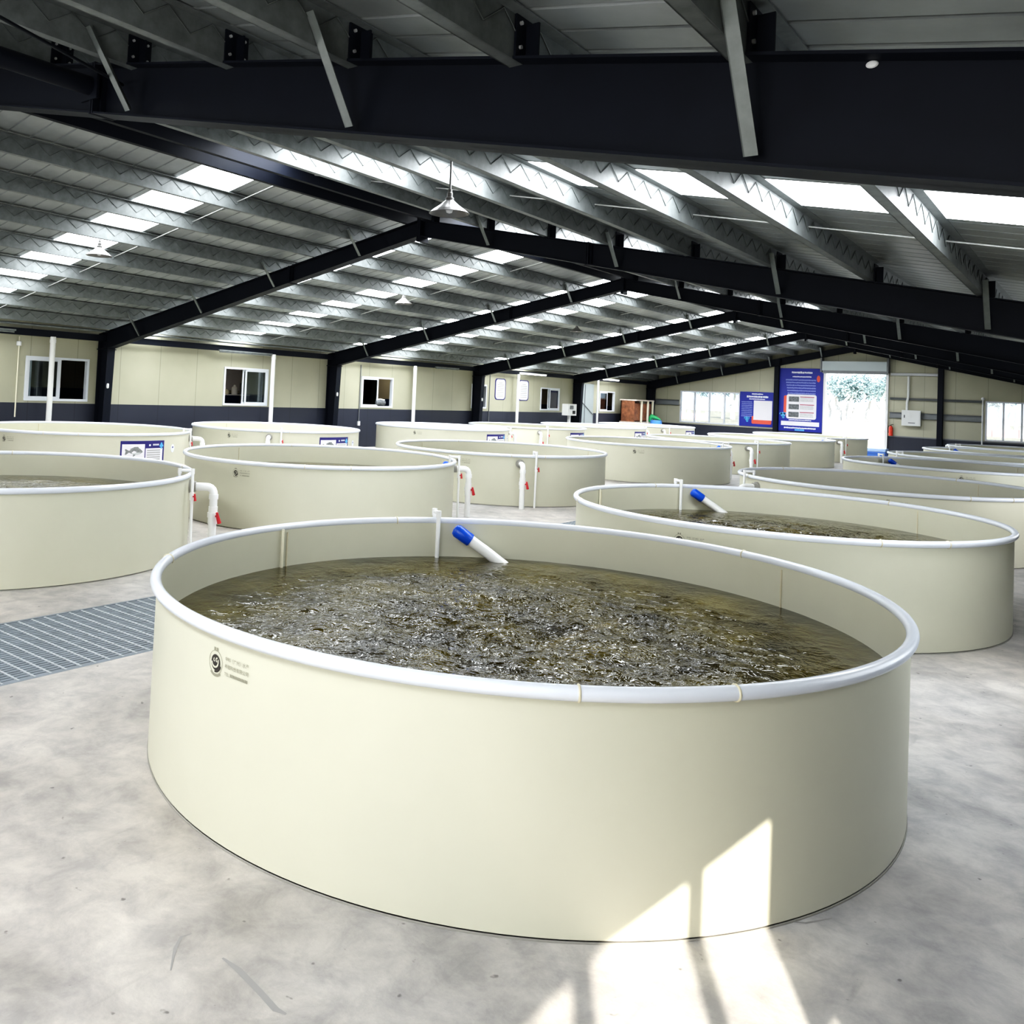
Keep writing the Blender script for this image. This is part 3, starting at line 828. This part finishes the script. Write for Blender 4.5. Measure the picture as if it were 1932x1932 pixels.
mb=MB(); mb.box(-W,W,-.02,.02,0,H); mb.build('board',M['blue'],t)
trow('heading_text','wtext',t,-.42,.5,2.70,.10,-.024,1); trow('heading_text','wtext',t,-.38,.46,2.52,.06,-.024,2)
mb=MB(); pts=[(.76+.075*cos(2*pi*k/20),-.025,2.47+.155*sin(2*pi*k/20)) for k in range(20)]; mb.poly(pts); mb.build('red_badge',M['orange'],t)
for q in range(6): trow('body_text','lblue',t,-.68+.02*q,.66,2.36-q*.125,.075,-.024,10+q)
mb=MB(); rrect(mb,-.74,-.3,.72,1.66,-.024,.06); mb.build('orange_tab',M['orange'],t)
mb=MB(); rrect(mb,-.62,.70,.58,1.72,-.027,.09); pn=mb.build('picture_panel',M['paper'],t)
for q in range(3):
    z=1.38-q*.36
    mb=MB(); rect(mb,-.52,-.06,z,z+.24,-.030); mb.build('picture',M['photo'],pn)
    mb=MB(); rect(mb,-.02,.60,z+.21,z+.245,-.030); mb.build('caption',M['redtext'],pn)
    [trow('caption_text','greytext',pn,-.02,.58,z+.14-u*.06,.035,-.030,30+q*5+u) for u in range(3)]
mb=MB(); globe(mb,-.76,.76,-.031,.11); mb.build('light_blue_emblem',M['cyan'],t)
mb=MB(); rect(mb,-.84,.84,.26,.46,-.024); mb.build('white_band',M['paper'],t)
trow('footer_text','wtext',t,-.5,.5,.50,.05,-.024,51); trow('footer_text','wtext',t,-.70,.72,.12,.07,-.024,52)
mb=MB(); rect(mb,-.22,.2,.03,.10,-.024); mb.build('footer_mark',M['cyan'],t)
t=thing('wall_poster',(-13.66,YG-.03,.93),'small blue poster with a white sheet right of the far left window','poster')
W=.78; H=1.66
mb=MB(); mb.box(-W,W,-.02,.02,0,H); mb.build('board',M['blue'],t)
trow('heading_text','wtext',t,-.22,.3,1.53,.06,-.024,61); trow('heading_text','wtext',t,-.46,.55,1.38,.10,-.024,62); trow('heading_text','wtext',t,-.34,.4,1.29,.05,-.024,63)
for q in range(9): trow('body_text','lblue',t,-.70,-.18,1.14-q*.085,.05,-.024,70+q)
mb=MB(); rrect(mb,-.20,.72,.13,.5,-.024,.06); mb.build('orange_band',M['orange'],t)
mb=MB(); rect(mb,-.12,.74,.32,1.25,-.027); mb.build('white_sheet',M['paper'],t)
mb=MB(); globe(mb,-.42,.36,-.027,.10); mb.build('light_blue_emblem',M['cyan'],t)

# blue crates by the doorway
t=thing('plastic_crate',(-7.78,39.6,0),'blue plastic crate with a pale lid on the floor before the far doorway','crate')
mb=MB(); mb.box(-.42,.42,-.28,.28,0,.27); mb.box(-.44,.44,-.30,.30,.24,.28); mb.build('crate_body',M['crate'],t)
mb=MB(); mb.box(-.44,.44,-.30,.30,.30,.42); mb.box(-.40,.40,-.26,.26,.28,.30); mb.build('lid',M['crate2'],t)

# ------------------------------------------------------------------ pendant lamps
for i,(p,lab) in enumerate((((-5.4,7.15,3.74),'grey conical pendant lamp under the right roof slope, nearest the camera'),
    ((-13.3,7.96,3.92),'nearest conical pendant lamp under the left roof slope'),
    ((-13.3,15.97,3.96),'second conical pendant lamp under the left roof slope'),
    ((-13.3,24.5,3.98),'third conical pendant lamp under the left roof slope, white'))):
    t=thing('pendant_lamp',p,lab,'lamp','conical pendant lamps')
    roofz=zt(abs(p[0]-XR),p[1])+PH
    mb=MB(); mb.lathe([(.205,-.005),(.21,.0),(.17,.035),(.10,.085),(.055,.125),(.045,.135)],32); mb.lathe([(.045,.13),(.055,.12),(.10,.078),(.17,.028),(.205,-.003)],32)
    mb.build('lamp_shade',M['lampshade'],t)
    mb=MB(); mb.lathe([(0,.13),(.045,.13),(.045,.16),(.03,.17),(.03,.21),(.022,.22),(.022,.25),(0,.25)],20); mb.build('lamp_holder',M['lampshade'],t)
    mb=MB(); mb.lathe([(0,-.0),(.03,.01),(.04,.04),(.03,.08),(.02,.11),(0,.11)],16); mb.build('bulb',M['white'],t)
    mb=MB(); mb.tube([(0,0,.24),(0,0,roofz-p[2])],.012,8); mb.build('stem',M['lampin'],t)

# ------------------------------------------------------------------ fish tanks
TR, TH, WZ = 2.0, .86, .585
ROWX = {1:-15.98, 2:-9.357, 3:-2.7246}
ROWY = {1:[None,9.51,14.58,21.29,26.16,31.05,35.95], 2:[4.576,9.471,14.369,21.138,26.106,31.150,35.98], 3:[4.390,9.348,14.565,21.12,25.85,30.99,35.75]}
SIGN = [1,1,-1,1,-1,1,-1]     # where the pipework sits along the tank

wallm = MB()
wallm.lathe([(TR,.012),(TR,TH)],160); wallm.lathe([(TR-.016,TH),(TR-.016,.03)],160); wallm.lathe([(TR,TH),(TR-.016,TH)],160)
wallm.disc(TR-.016,.03,96)
wallm.lathe([(TR+.004,0),(TR+.004,.006),(TR,.007)],160,mi=2)
# thin vertical weld seams inside
for an in (178.3, 60, -62):
    a=radians(an); r_=TR-.02
    wallm.tube([(r_*cos(a),r_*sin(a),.03),(r_*cos(a),r_*sin(a),TH-.03)],.006,6,1)
WALLME = wallm.mesh('tank_wall',[M['tank'],M['weld'],M['sealant']])
rimm = MB()
rimm.tube([((TR+.006)*cos(2*pi*k/160),(TR+.006)*sin(2*pi*k/160),TH+.006) for k in range(160)],.028,16,closed=True)
RIMME = rimm.mesh('tank_rim',M['rim'])
def bead(an):
    a=radians(an); mb=MB()
    pts=[]
    for q in range(13):
        b=2*pi*q/12; pts.append(((TR+.006+.029*cos(b))*cos(a),(TR+.006+.029*cos(b))*sin(a),TH+.006+.029*sin(b)))
    mb.tube(pts[:-1],.005,6,closed=True)
    return mb.mesh('weld_bead',M['weld'])
BEADS = [bead(a) for a in (-51.3,-34.4,150,70,-140)]
def bendpipe(corners, r, seg=14, rb=.05):
    """polyline with rounded corners"""
    P=[Vector(p) for p in corners]; out=[P[0]]
    for a,b,c in zip(P[:-2],P[1:-1],P[2:]):
        d1=(a-b); d2=(c-b); k=min(rb,d1.length*.49,d2.length*.49)
        s=b+d1.normalized()*k; e=b+d2.normalized()*k
        for q in range(6):
            t=q/5; out.append(s*(1-t)**2+b*2*t*(1-t)+e*t*t)
    out.append(P[-1]); return out
PIPES = {}
def pipe_meshes(mirror, sgn):
    key=(mirror,sgn)
    if key in PIPES: return PIPES[key]
    def pol(r,deg,z):
        a = radians(deg*sgn); x=r*cos(a); y=r*sin(a)
        if mirror: x=-x
        return Vector((x,y,z))
    ov=MB()
    A=47
    cor=[pol(1.96,A,.735),pol(2.27,A,.735),pol(2.27,A,0.)]
    ov.tube(bendpipe(cor,.0,rb=.09),.044,16)
    for z0,z1,r_ in ((.60,.655,.052),(.40,.455,.060),(.33,.40,.052),(.455,.52,.050)):
        ov.tube([pol(2.27,A,z0),pol(2.27,A,z1)],r_,16)
    un=MB(); un.tube([pol(2.0,A,.735),pol(2.03,A,.735)],.075,18); un.tube([pol(2.03,A,.735),pol(2.075,A,.735)],.060,8); 
    vh=MB(); c=pol(2.27,A,.42); tdir=(pol(2.27,A+2,.42)-c).normalized()*(-1 if (sgn>0)==mirror else 1)
    rt=Vector((1,0,0))
    vh.tube([c+rt*.05,c+rt*.09],.014,8); vh.tube([c+rt*.095+Vector((0,-.02,.045)),c+rt*.095+Vector((0,.0,-.02)),c+rt*.095+Vector((0,.02,-.075))],[.013,.02,.024],8)
    li=MB(); B=39.5
    cor=[pol(1.93,B,.05),pol(1.93,B,.935),pol(2.075,B,.935),pol(2.085,B,0)] if False else [pol(1.935,B,.32),pol(1.935,B,.935),pol(2.075,B,.935),pol(2.085,B+.3,0)]
    li.tube(bendpipe(cor,0,rb=.03),.0165,12)
    li.tube([pol(2.077,B,.62),pol(2.078,B,.70)],.024,12)
    li.tube([pol(1.935,B,.90),pol(1.935,B,.955)],.021,12); li.tube([pol(2.075,B,.90),pol(2.075,B,.955)],.021,12)
    lh=MB(); c=pol(2.078,B,.66); lh.tube([c+rt*.022,c+rt*.045],.008,6); lh.tube([c+rt*.048+Vector((0,0,.03)),c+rt*.048+Vector((0,.01,-.045))],[.010,.015],8)
    dp=MB(); cor=[pol(1.885,45.8,.765),pol(1.87,50.5,.665),pol(1.845,55.5,.555),pol(1.82,58,.50)]
    dp.tube(cor,.044,16)
    cp=MB(); d_=(cor[0]-cor[1]).normalized(); e=cor[0]
    cp.tube([e-d_*.055,e-d_*.05,e+d_*.075,e+d_*.098,e+d_*.105],[.050,.053,.053,.040,.012],18)
    ae=MB(); ae.tube([pol(1.965,0,.33),pol(1.965,0,.86)],.010,8)
    PIPES[key]=dict(ov=ov.mesh('overflow_pipe',M['pvc']),un=un.mesh('union',M['nut']),vh=vh.mesh('valve_handle',M['red']),
        li=li.mesh('inlet_pipe',M['pvc']),lh=lh.mesh('valve_handle',M['red']),dp=dp.mesh('outlet_pipe',M['pvc']),cp=cp.mesh('end_cap',M['bluecap']),ae=ae.mesh('air_pipe',M['cream']))
    return PIPES[key]

# printed mark on the tank wall (emblem and three lines of lettering)
def cylpt(R,a0,u,z): 
    a=radians(a0)+u/R; return (R*cos(a),R*sin(a),z)
def text_polys(body,size):
    c=bpy.data.curves.new('lettering','FONT'); c.body=body; c.size=size; c.resolution_u=2
    o=bpy.data.objects.new('lettering',c); COL.objects.link(o)
    dg=bpy.context.evaluated_depsgraph_get(); me=bpy.data.meshes.new_from_object(o.evaluated_get(dg))
    vs=[tuple(v.co) for v in me.vertices]; fs=[tuple(p.vertices) for p in me.polygons]
    bpy.data.objects.remove(o); bpy.data.curves.remove(c); bpy.data.meshes.remove(me)
    return vs,fs
def logo_meshes(full):
    a0=-96.0; Rm=TR+.002
    em=MB(); cz=.728
    def ring(r0,r1,aa,bb,n=28,mi=0,R=Rm,ox=0,oz=0):
        vs=[];fs=[]
        for k in range(n+1):
            t=radians(aa+(bb-aa)*k/n)
            vs.append(cylpt(R,a0,ox+r0*cos(t),cz+oz+r0*sin(t))); vs.append(cylpt(R,a0,ox+r1*cos(t),cz+oz+r1*sin(t)))
        for k in range(n): fs.append((2*k,2*k+2,2*k+3,2*k+1))
        em.add(vs,fs,mi)
    ring(.0475,.050,0,360,40,1)
    ring(0,.033,0,360,32,0)                                     # black disc
    ring(.020,.0275,-170,25,22,2,Rm+.0006,-.004,.004)             # white swirl
    ring(.004,.010,60,290,14,2,Rm+.0008,.010,.012)
    ring(.003,.0085,100,300,12,2,Rm+.0008,-.008,.010)
    ring(.0335,.041,-100,-15,16,0,Rm,0,0)                        # crescent
    ring(.0515,.0585,-130,-50,14,1,Rm)
    for q,(uu) in enumerate((-.010,.008)):
        vs=[cylpt(Rm,a0,uu+x,cz+z) for x,z in ((-.006,.047),(.006,.047),(.006,.062),(-.006,.062))]; em.add(vs,[(0,1,2,3)],1)
    emm=em.mesh('emblem',[M['ink'],M['ink2'],M['tank']])
    tx=MB()
    for body,z,w in (('中科（广州）水产',.752,.155),('养殖科技有限公司',.722,.155)):
        vs,fs=text_polys(body,1.)
        mx=max(v[0] for v in vs); s=w/mx
        sz=.020
        tx.add([cylpt(Rm,a0,.066+x*s,z+yv*sz) for x,yv,_ in vs],fs)
    vs,fs=text_polys('TEL:',1.); mx=max(v[0] for v in vs); s=.034/mx
    tx.add([cylpt(Rm,a0,.066+x*s,.692+yv*.019) for x,yv,_ in vs],fs)
    u=.106
    while u<.215:
        tx.add([cylpt(Rm,a0,u,.692),cylpt(Rm,a0,u+.0065,.692),cylpt(Rm,a0,u+.0065,.705),cylpt(Rm,a0,u,.705)],[(0,1,2,3)]); u+=.0095
    return emm, tx.mesh('lettering',M['ink2'])
EMM,TXM = logo_meshes(True)

# water
def water_mesh(nr,na,amp,seed):
    mb=MB(); R=TR-.017
    vs=[(0,0,0)]; 
    for i in range(1,nr+1):
        r=R*i/nr
        for k in range(na):
            a=2*pi*k/na; x=r*cos(a); y=r*sin(a)
            env=amp*(1-.95*min(1,(r/R)**1.1))
            p=Vector((x*5.0+seed,y*5.0,seed))
            h=noise.noise(p)+.55*noise.noise(p*2.3)+.35*noise.noise(p*5.1)
            # slow circular swell
            h+=.35*sin(9*r+2*a+seed)
            vs.append((x,y,h*env))
    fs=[(0,1+k,1+(k+1)%na) for k in range(na)]
    for i in range(nr-1):
        o=1+i*na
        for k in range(na):
            k2=(k+1)%na; fs.append((o+k,o+na+k,o+na+k2,o+k2))
    mb.add(vs,fs,0,True)
    return mb.mesh('tank_water',M['water'])
WATER1=water_mesh(120,280,.026,3.1); WATER2=water_mesh(36,96,.008,9.7)

# fish information sign (row along the window wall)
def sign_meshes():
    R0=TR+.004; a0=-13.6
    def patch(mb,u0,u1,z0,z1,R,n=16,mi=0):
        vs=[];fs=[]
        for k in range(n+1):
            u=u0+(u1-u0)*k/n; vs+= [cylpt(R,a0,u,z0),cylpt(R,a0,u,z1)]
        for k in range(n): fs.append((2*k,2*k+2,2*k+3,2*k+1))
        mb.add(vs,fs,mi)
    W=.94; zt_,zb_=.755,.24
    b=MB(); patch(b,0,W,zb_,zt_,R0,24)
    pic=MB(); patch(pic,.03,.48,.28,.695,R0+.002,10)
    txt=MB(); patch(txt,.50,.90,.28,.615,R0+.002,10)
    lines=MB()
    for q in range(7): patch(lines,.53,.84,.565-q*.042,.588-q*.042,R0+.004,6)
    head=MB(); 
    for q in range(5): patch(head,.66+q*.03,.682+q*.03,.665,.695,R0+.003,1)
    patch(head,.57,.61,.655,.69,R0+.003,2)
    em=MB()
    for (du,dz,r) in ((0,0,.035),(-.03,-.015,.02),(.03,-.015,.02),(0,.03,.02),(0,-.05,.022)):
        em.poly([cylpt(R0+.005,a0,.865+du+r*cos(2*pi*k/12),.67+dz+r*sin(2*pi*k/12)) for k in range(12)])
    # tilapia
    fb=MB(); top=[(.44,.555),(.42,.58),(.38,.612),(.33,.632),(.27,.625),(.21,.60),(.165,.575)]
    bot=[(.165,.545),(.21,.525),(.27,.505),(.33,.50),(.38,.515),(.42,.535)]
    fb.poly([cylpt(R0+.004,a0,u,z) for u,z in reversed(top+bot)])
    fb.poly([cylpt(R0+.004,a0,u,z) for u,z in reversed([(.165,.575),(.10,.61),(.085,.60),(.10,.56),(.085,.505),(.11,.505),(.165,.545)])])
    fb.poly([cylpt(R0+.0035,a0,u,z) for u,z in reversed([(.36,.615),(.34,.648),(.27,.645),(.19,.612),(.18,.595)])])
    fb.poly([cylpt(R0+.004,a0,u,z) for u,z in reversed([(.30,.505),(.26,.47),(.24,.475),(.25,.51)])])
    be=MB(); be.poly([cylpt(R0+.005,a0,u,z) for u,z in reversed([(.40,.54),(.34,.545),(.24,.53),(.21,.527),(.27,.508),(.33,.503),(.38,.518)])])
    st=MB(); st.poly([cylpt(R0+.001,a0,1.20+(.058*cos(2*pi*k/24)),.60+(.072*sin(2*pi*k/24) if sin(2*pi*k/24)>0 else .085*sin(2*pi*k/24))) for k in range(24)])
    stm=MB(); stm.poly([cylpt(R0+.003,a0,1.20+x,.615+z) for x,z in ((-.022,-.016),(.016,-.016),(.022,.014),(-.016,.014))])
    return dict(b=b.mesh('sign_board',M['navy']),pic=pic.mesh('picture_panel',M['paper']),txt=txt.mesh('text_panel',M['paper']),
      lines=lines.mesh('text_lines',M['greytext']),head=head.mesh('heading_text',M['wtext']),em=em.mesh('light_blue_emblem',M['cyan']),
      fb=fb.mesh('fish_picture',M['fish']),be=be.mesh('fish_belly',M['fishlight']),st=st.mesh('round_sticker',M['wtext']),stm=stm.mesh('sticker_print',M['navy']))
SG=sign_meshes()

LAB={(3,0):'largest beige round fish tank in the foreground, sunlight patch on its base',
 (3,1):'beige round tank behind and right of the foreground tank, blue-capped pipe over its water',
 (3,2):'third tank of the right-hand row, with a cream elbow pipe at its near left side',
 (3,3):'fourth tank of the right-hand row, blue cap showing over its rim',
 (2,0):'beige tank cut off by the left picture edge, beyond the floor grating',
 (2,1):'beige tank of the middle row just left of centre, white elbow pipe on its right',
 (2,2):'third tank of the middle row, with a white pipe standing at its near side',
 (1,1):'tank at far left by the window wall, with a fish information sign',
 (1,2):'second tank along the window wall, white pipe and sign on its side',
 (1,3):'third tank along the window wall, elbow pipe at its right end',
 (1,4):'fourth tank along the window wall, two thin pipes on its near side'}
ORDN=['first','second','third','fourth','fifth','sixth','seventh']
TANKS={}
for row in (1,2,3):
    for n,yc in enumerate(ROWY[row]):
        if yc is None: continue
        nn = n if row!=1 else n-1
        rn={1:'the row along the window wall',2:'the middle row',3:'the right-hand row'}[row]
        lab=LAB.get((row,n),'%s beige round tank of %s counted from the camera'%(ORDN[nn],rn))
        root=thing('fish_tank',(ROWX[row],yc,0),lab,'tank','round fish tanks')
        TANKS[(row,n)]=root
        inst('tank_wall',WALLME,root)
        rim=inst('rim',RIMME,root)
        far = yc>20
        if not far:
            for bm_ in BEADS: inst('weld_bead',bm_,rim)
        pm=pipe_meshes(row==3,SIGN[n])
        ov=inst('overflow_pipe',pm['ov'],root); inst('union',pm['un'],ov); inst('valve_handle',pm['vh'],ov)
        li=inst('inlet_pipe',pm['li'],root); inst('valve_handle',pm['lh'],li)
        if row!=1:
            dp=inst('outlet_pipe',pm['dp'],root); c=inst('end_cap',pm['cp'],dp); c['label']='bright blue end cap'
        if row==3 and n<2: inst('air_pipe',pm['ae'],root)
        e=inst('wall_emblem',EMM,root); l=inst('wall_lettering',TXM,root)
        if (row,n)!=(3,0):
            # the mark sits at different places round the other tanks
            rz=radians({(2,1):17,(1,2):22,(1,3):20,(2,3):22,(1,1):22,(3,1):0}.get((row,n),18))
            e.rotation_euler=(0,0,rz); l.rotation_euler=(0,0,rz)
        if row==1:
            sb=inst('sign_board',SG['b'],root)
            for key,nm in (('pic','picture_panel'),('txt','text_panel'),('lines','text_lines'),('head','heading_text'),('em','light_blue_emblem'),('fb','fish_picture'),('be','fish_belly')): inst(nm,SG[key],sb)
            s2=inst('round_sticker',SG['st'],root); inst('sticker_print',SG['stm'],s2)
# water in the tanks whose surface can be seen
for key,lab in (((3,0),'dark olive rippling water in the foreground tank'),((3,1),'brown rippling water in the tank behind the foreground tank'),
   ((2,0),'brown water in the tank cut by the left edge'),((2,1),'dark water in the middle-row tank left of centre'),((2,2),'water in the third tank of the middle row'),
   ((3,2),'water in the third tank of the right-hand row'),((2,3),'water in the fourth tank of the middle row'),((3,3),'water in the fourth tank of the right-hand row')):
    o=bpy.data.objects.new('tank_water', WATER1 if key[0]==3 and key[1]<2 else WATER2); link(o)
    o.location=(ROWX[key[0]],ROWY[key[0]][key[1]],WZ); o.rotation_euler=(0,0,random.uniform(0,6) if key!=(3,0) else 0)
    tag(o,lab,'water')

# ------------------------------------------------------------------ outside
mb=MB(); mb.box(-140,80,YG+.1,260,-.3,-.06); mb.box(XRW+.1,60,-60,YG+.1,-.3,-.06); mb.box(-140,XRW+.1,-60,YB-.1,-.3,-.06); mb.box(-140,-22.7,YB-.1,YG+.1,-.3,-.06)
struct(mb.build('ground_outside',M['ground']))
def tree_meshes(seed,h):
    rnd=random.Random(seed)
    tr=MB(); pts=[(rnd.uniform(-.15,.15)*k,rnd.uniform(-.1,.1)*k,h*.72*k/5) for k in range(6)]
    tr.tube(pts,[.24,.21,.2,.18,.15,.10],8)
    top=Vector(pts[-1])
    lf=MB()
    for c in range(26):
        cc=top+Vector((rnd.gauss(0,.7),rnd.gauss(0,.7),rnd.uniform(-h*.06,h*.26)))
        for q in range(16):
            p=cc+Vector((rnd.gauss(0,.35),rnd.gauss(0,.35),rnd.gauss(0,.35)))
            d=Vector((rnd.gauss(0,1),rnd.gauss(0,1),rnd.gauss(-.5,.6))).normalized(); s=d.orthogonal().normalized()*.09
            L=rnd.uniform(.35,.7)
            lf.add([p-s*.3,p+d*L*.5-s,p+d*L,p+d*L*.5+s],[(0,1,2,3)])
    return tr.mesh('trunk',M['trunk']), lf.mesh('crown',M['leaf'])
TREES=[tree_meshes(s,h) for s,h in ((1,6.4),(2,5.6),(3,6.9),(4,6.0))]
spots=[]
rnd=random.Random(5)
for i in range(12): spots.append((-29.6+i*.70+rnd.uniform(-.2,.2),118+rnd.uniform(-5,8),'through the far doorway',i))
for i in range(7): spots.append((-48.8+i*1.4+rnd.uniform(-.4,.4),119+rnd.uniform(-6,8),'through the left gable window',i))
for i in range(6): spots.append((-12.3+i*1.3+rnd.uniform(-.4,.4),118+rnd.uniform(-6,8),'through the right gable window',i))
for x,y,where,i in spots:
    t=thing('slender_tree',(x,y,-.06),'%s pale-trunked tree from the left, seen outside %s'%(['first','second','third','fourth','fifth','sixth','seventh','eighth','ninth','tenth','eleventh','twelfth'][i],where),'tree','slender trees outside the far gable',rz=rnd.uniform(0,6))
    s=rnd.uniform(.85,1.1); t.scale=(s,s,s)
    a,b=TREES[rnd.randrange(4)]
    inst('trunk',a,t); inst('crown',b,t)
for j,(x0,x1,lab) in enumerate(((-29.5,-20.5,'low pale red block wall outside the far doorway'),(-49.5,-39.5,'low pale red block wall outside the left gable window'),(-13.0,-4.0,'low pale red block wall outside the right gable window'))):
    mb=MB(); x=x0
    while x<x1:
        mb.box(x,x+.8,104,104.3,-.06,.75); mb.box(x+.8,x+1.1,103.9,104.4,-.06,1.0,1); x+=1.1
    tag(mb.build('garden_wall',[M['pinkwall'],M['white']]),lab,'wall')

# ------------------------------------------------------------------ light
w=bpy.data.worlds.new('World'); SC.world=w; w.use_nodes=True
bg=w.node_tree.nodes['Background']; bg.inputs['Color'].default_value=(.78,.89,1.0,1); bg.inputs['Strength'].default_value=2.2
sun=bpy.data.lights.new('sun','SUN'); sun.energy=13; sun.color=(1,.92,.78); sun.angle=radians(.6)
so=bpy.data.objects.new('sun',sun); link(so)
el=atan2(.515,1); hd=Vector((-.515,.857,0)).normalized()
dirv=Vector((hd.x*cos(el),hd.y*cos(el),-sin(el)))
so.rotation_euler=dirv.to_track_quat('-Z','Y').to_euler(); so.location=(20,-20,20)
def area(name,loc,rot,sx,sy,e,col=(1,1,1),spread=180):
    l=bpy.data.lights.new(name,'AREA'); l.shape='RECTANGLE'; l.size=sx; l.size_y=sy; l.energy=e; l.color=col; l.spread=radians(spread)
    o=bpy.data.objects.new(name,l); o.location=loc; o.rotation_euler=rot; link(o); return o
# area lamps for daylight; those at the back gable are added key and fill
area('daylight_back_door',(-9.35,YB+.02,1.75),(radians(90),0,0),3.6,3.4,115,(1,.99,.97))
area('daylight_back_window',(-15.5,YB+.02,1.7),(radians(90),0,0),3.9,1.6,70,(1,.99,.97))
area('daylight_back_window',(-.95,YB+.02,1.75),(radians(90),0,0),2.6,1.7,190,(1,.99,.98))  # key lamp added for the near tank fronts
for a,b,_ in RWIN[4:]:
    area('daylight_side_window',(XRW-.02,(a+b)/2,1.34),(0,radians(90),0),.85,b-a,45,(.92,.96,1))
area('daylight_side_window',(XRW-.02,6.0,1.5),(0,radians(90),0),1.1,3.2,34,(.86,.93,1))
area('daylight_side_window',(XRW-.02,-1.6,1.35),(0,radians(90),0),.85,2.0,22,(.95,.97,1))  # fill added for the front of the nearest tank
area('daylight_side_window',(XRW-.02,13.2,1.5),(0,radians(90),0),1.1,3.0,45,(.95,.97,1))  # lamp added to brighten the farther right-hand tanks
area('daylight_far_door',(-9.35,YG-.02,1.8),(radians(-90),0,0),2.5,3.5,90,(.95,.98,1))
for y in (16.5,24,31,38):
    area('room_light',(-20.9,y,2.95),(0,0,0),.8,.8,12,(1,.93,.8))  # weak fill lamps added to brighten the back rooms

SC.view_settings.view_transform='Standard'
SC.view_settings.look='None'
SC.view_settings.exposure=.14
SC.view_settings.use_curve_mapping=True
cm=SC.view_settings.curve_mapping; cv=cm.curves[3]
for px_,py_ in ((.035,.018),(.17,.155),(.6,.64)): cv.points.new(px_,py_)
cm.update()
SC.render.film_transparent=False
SC.cycles.max_bounces=6; SC.cycles.diffuse_bounces=3; SC.cycles.glossy_bounces=3; SC.cycles.transparent_max_bounces=12
SC.cycles.caustics_reflective=False; SC.cycles.caustics_refractive=False
SC.cycles.sample_clamp_indirect=6
SC.cycles.use_denoising=True
SC.cycles.use_adaptive_sampling=True; SC.cycles.adaptive_threshold=.06
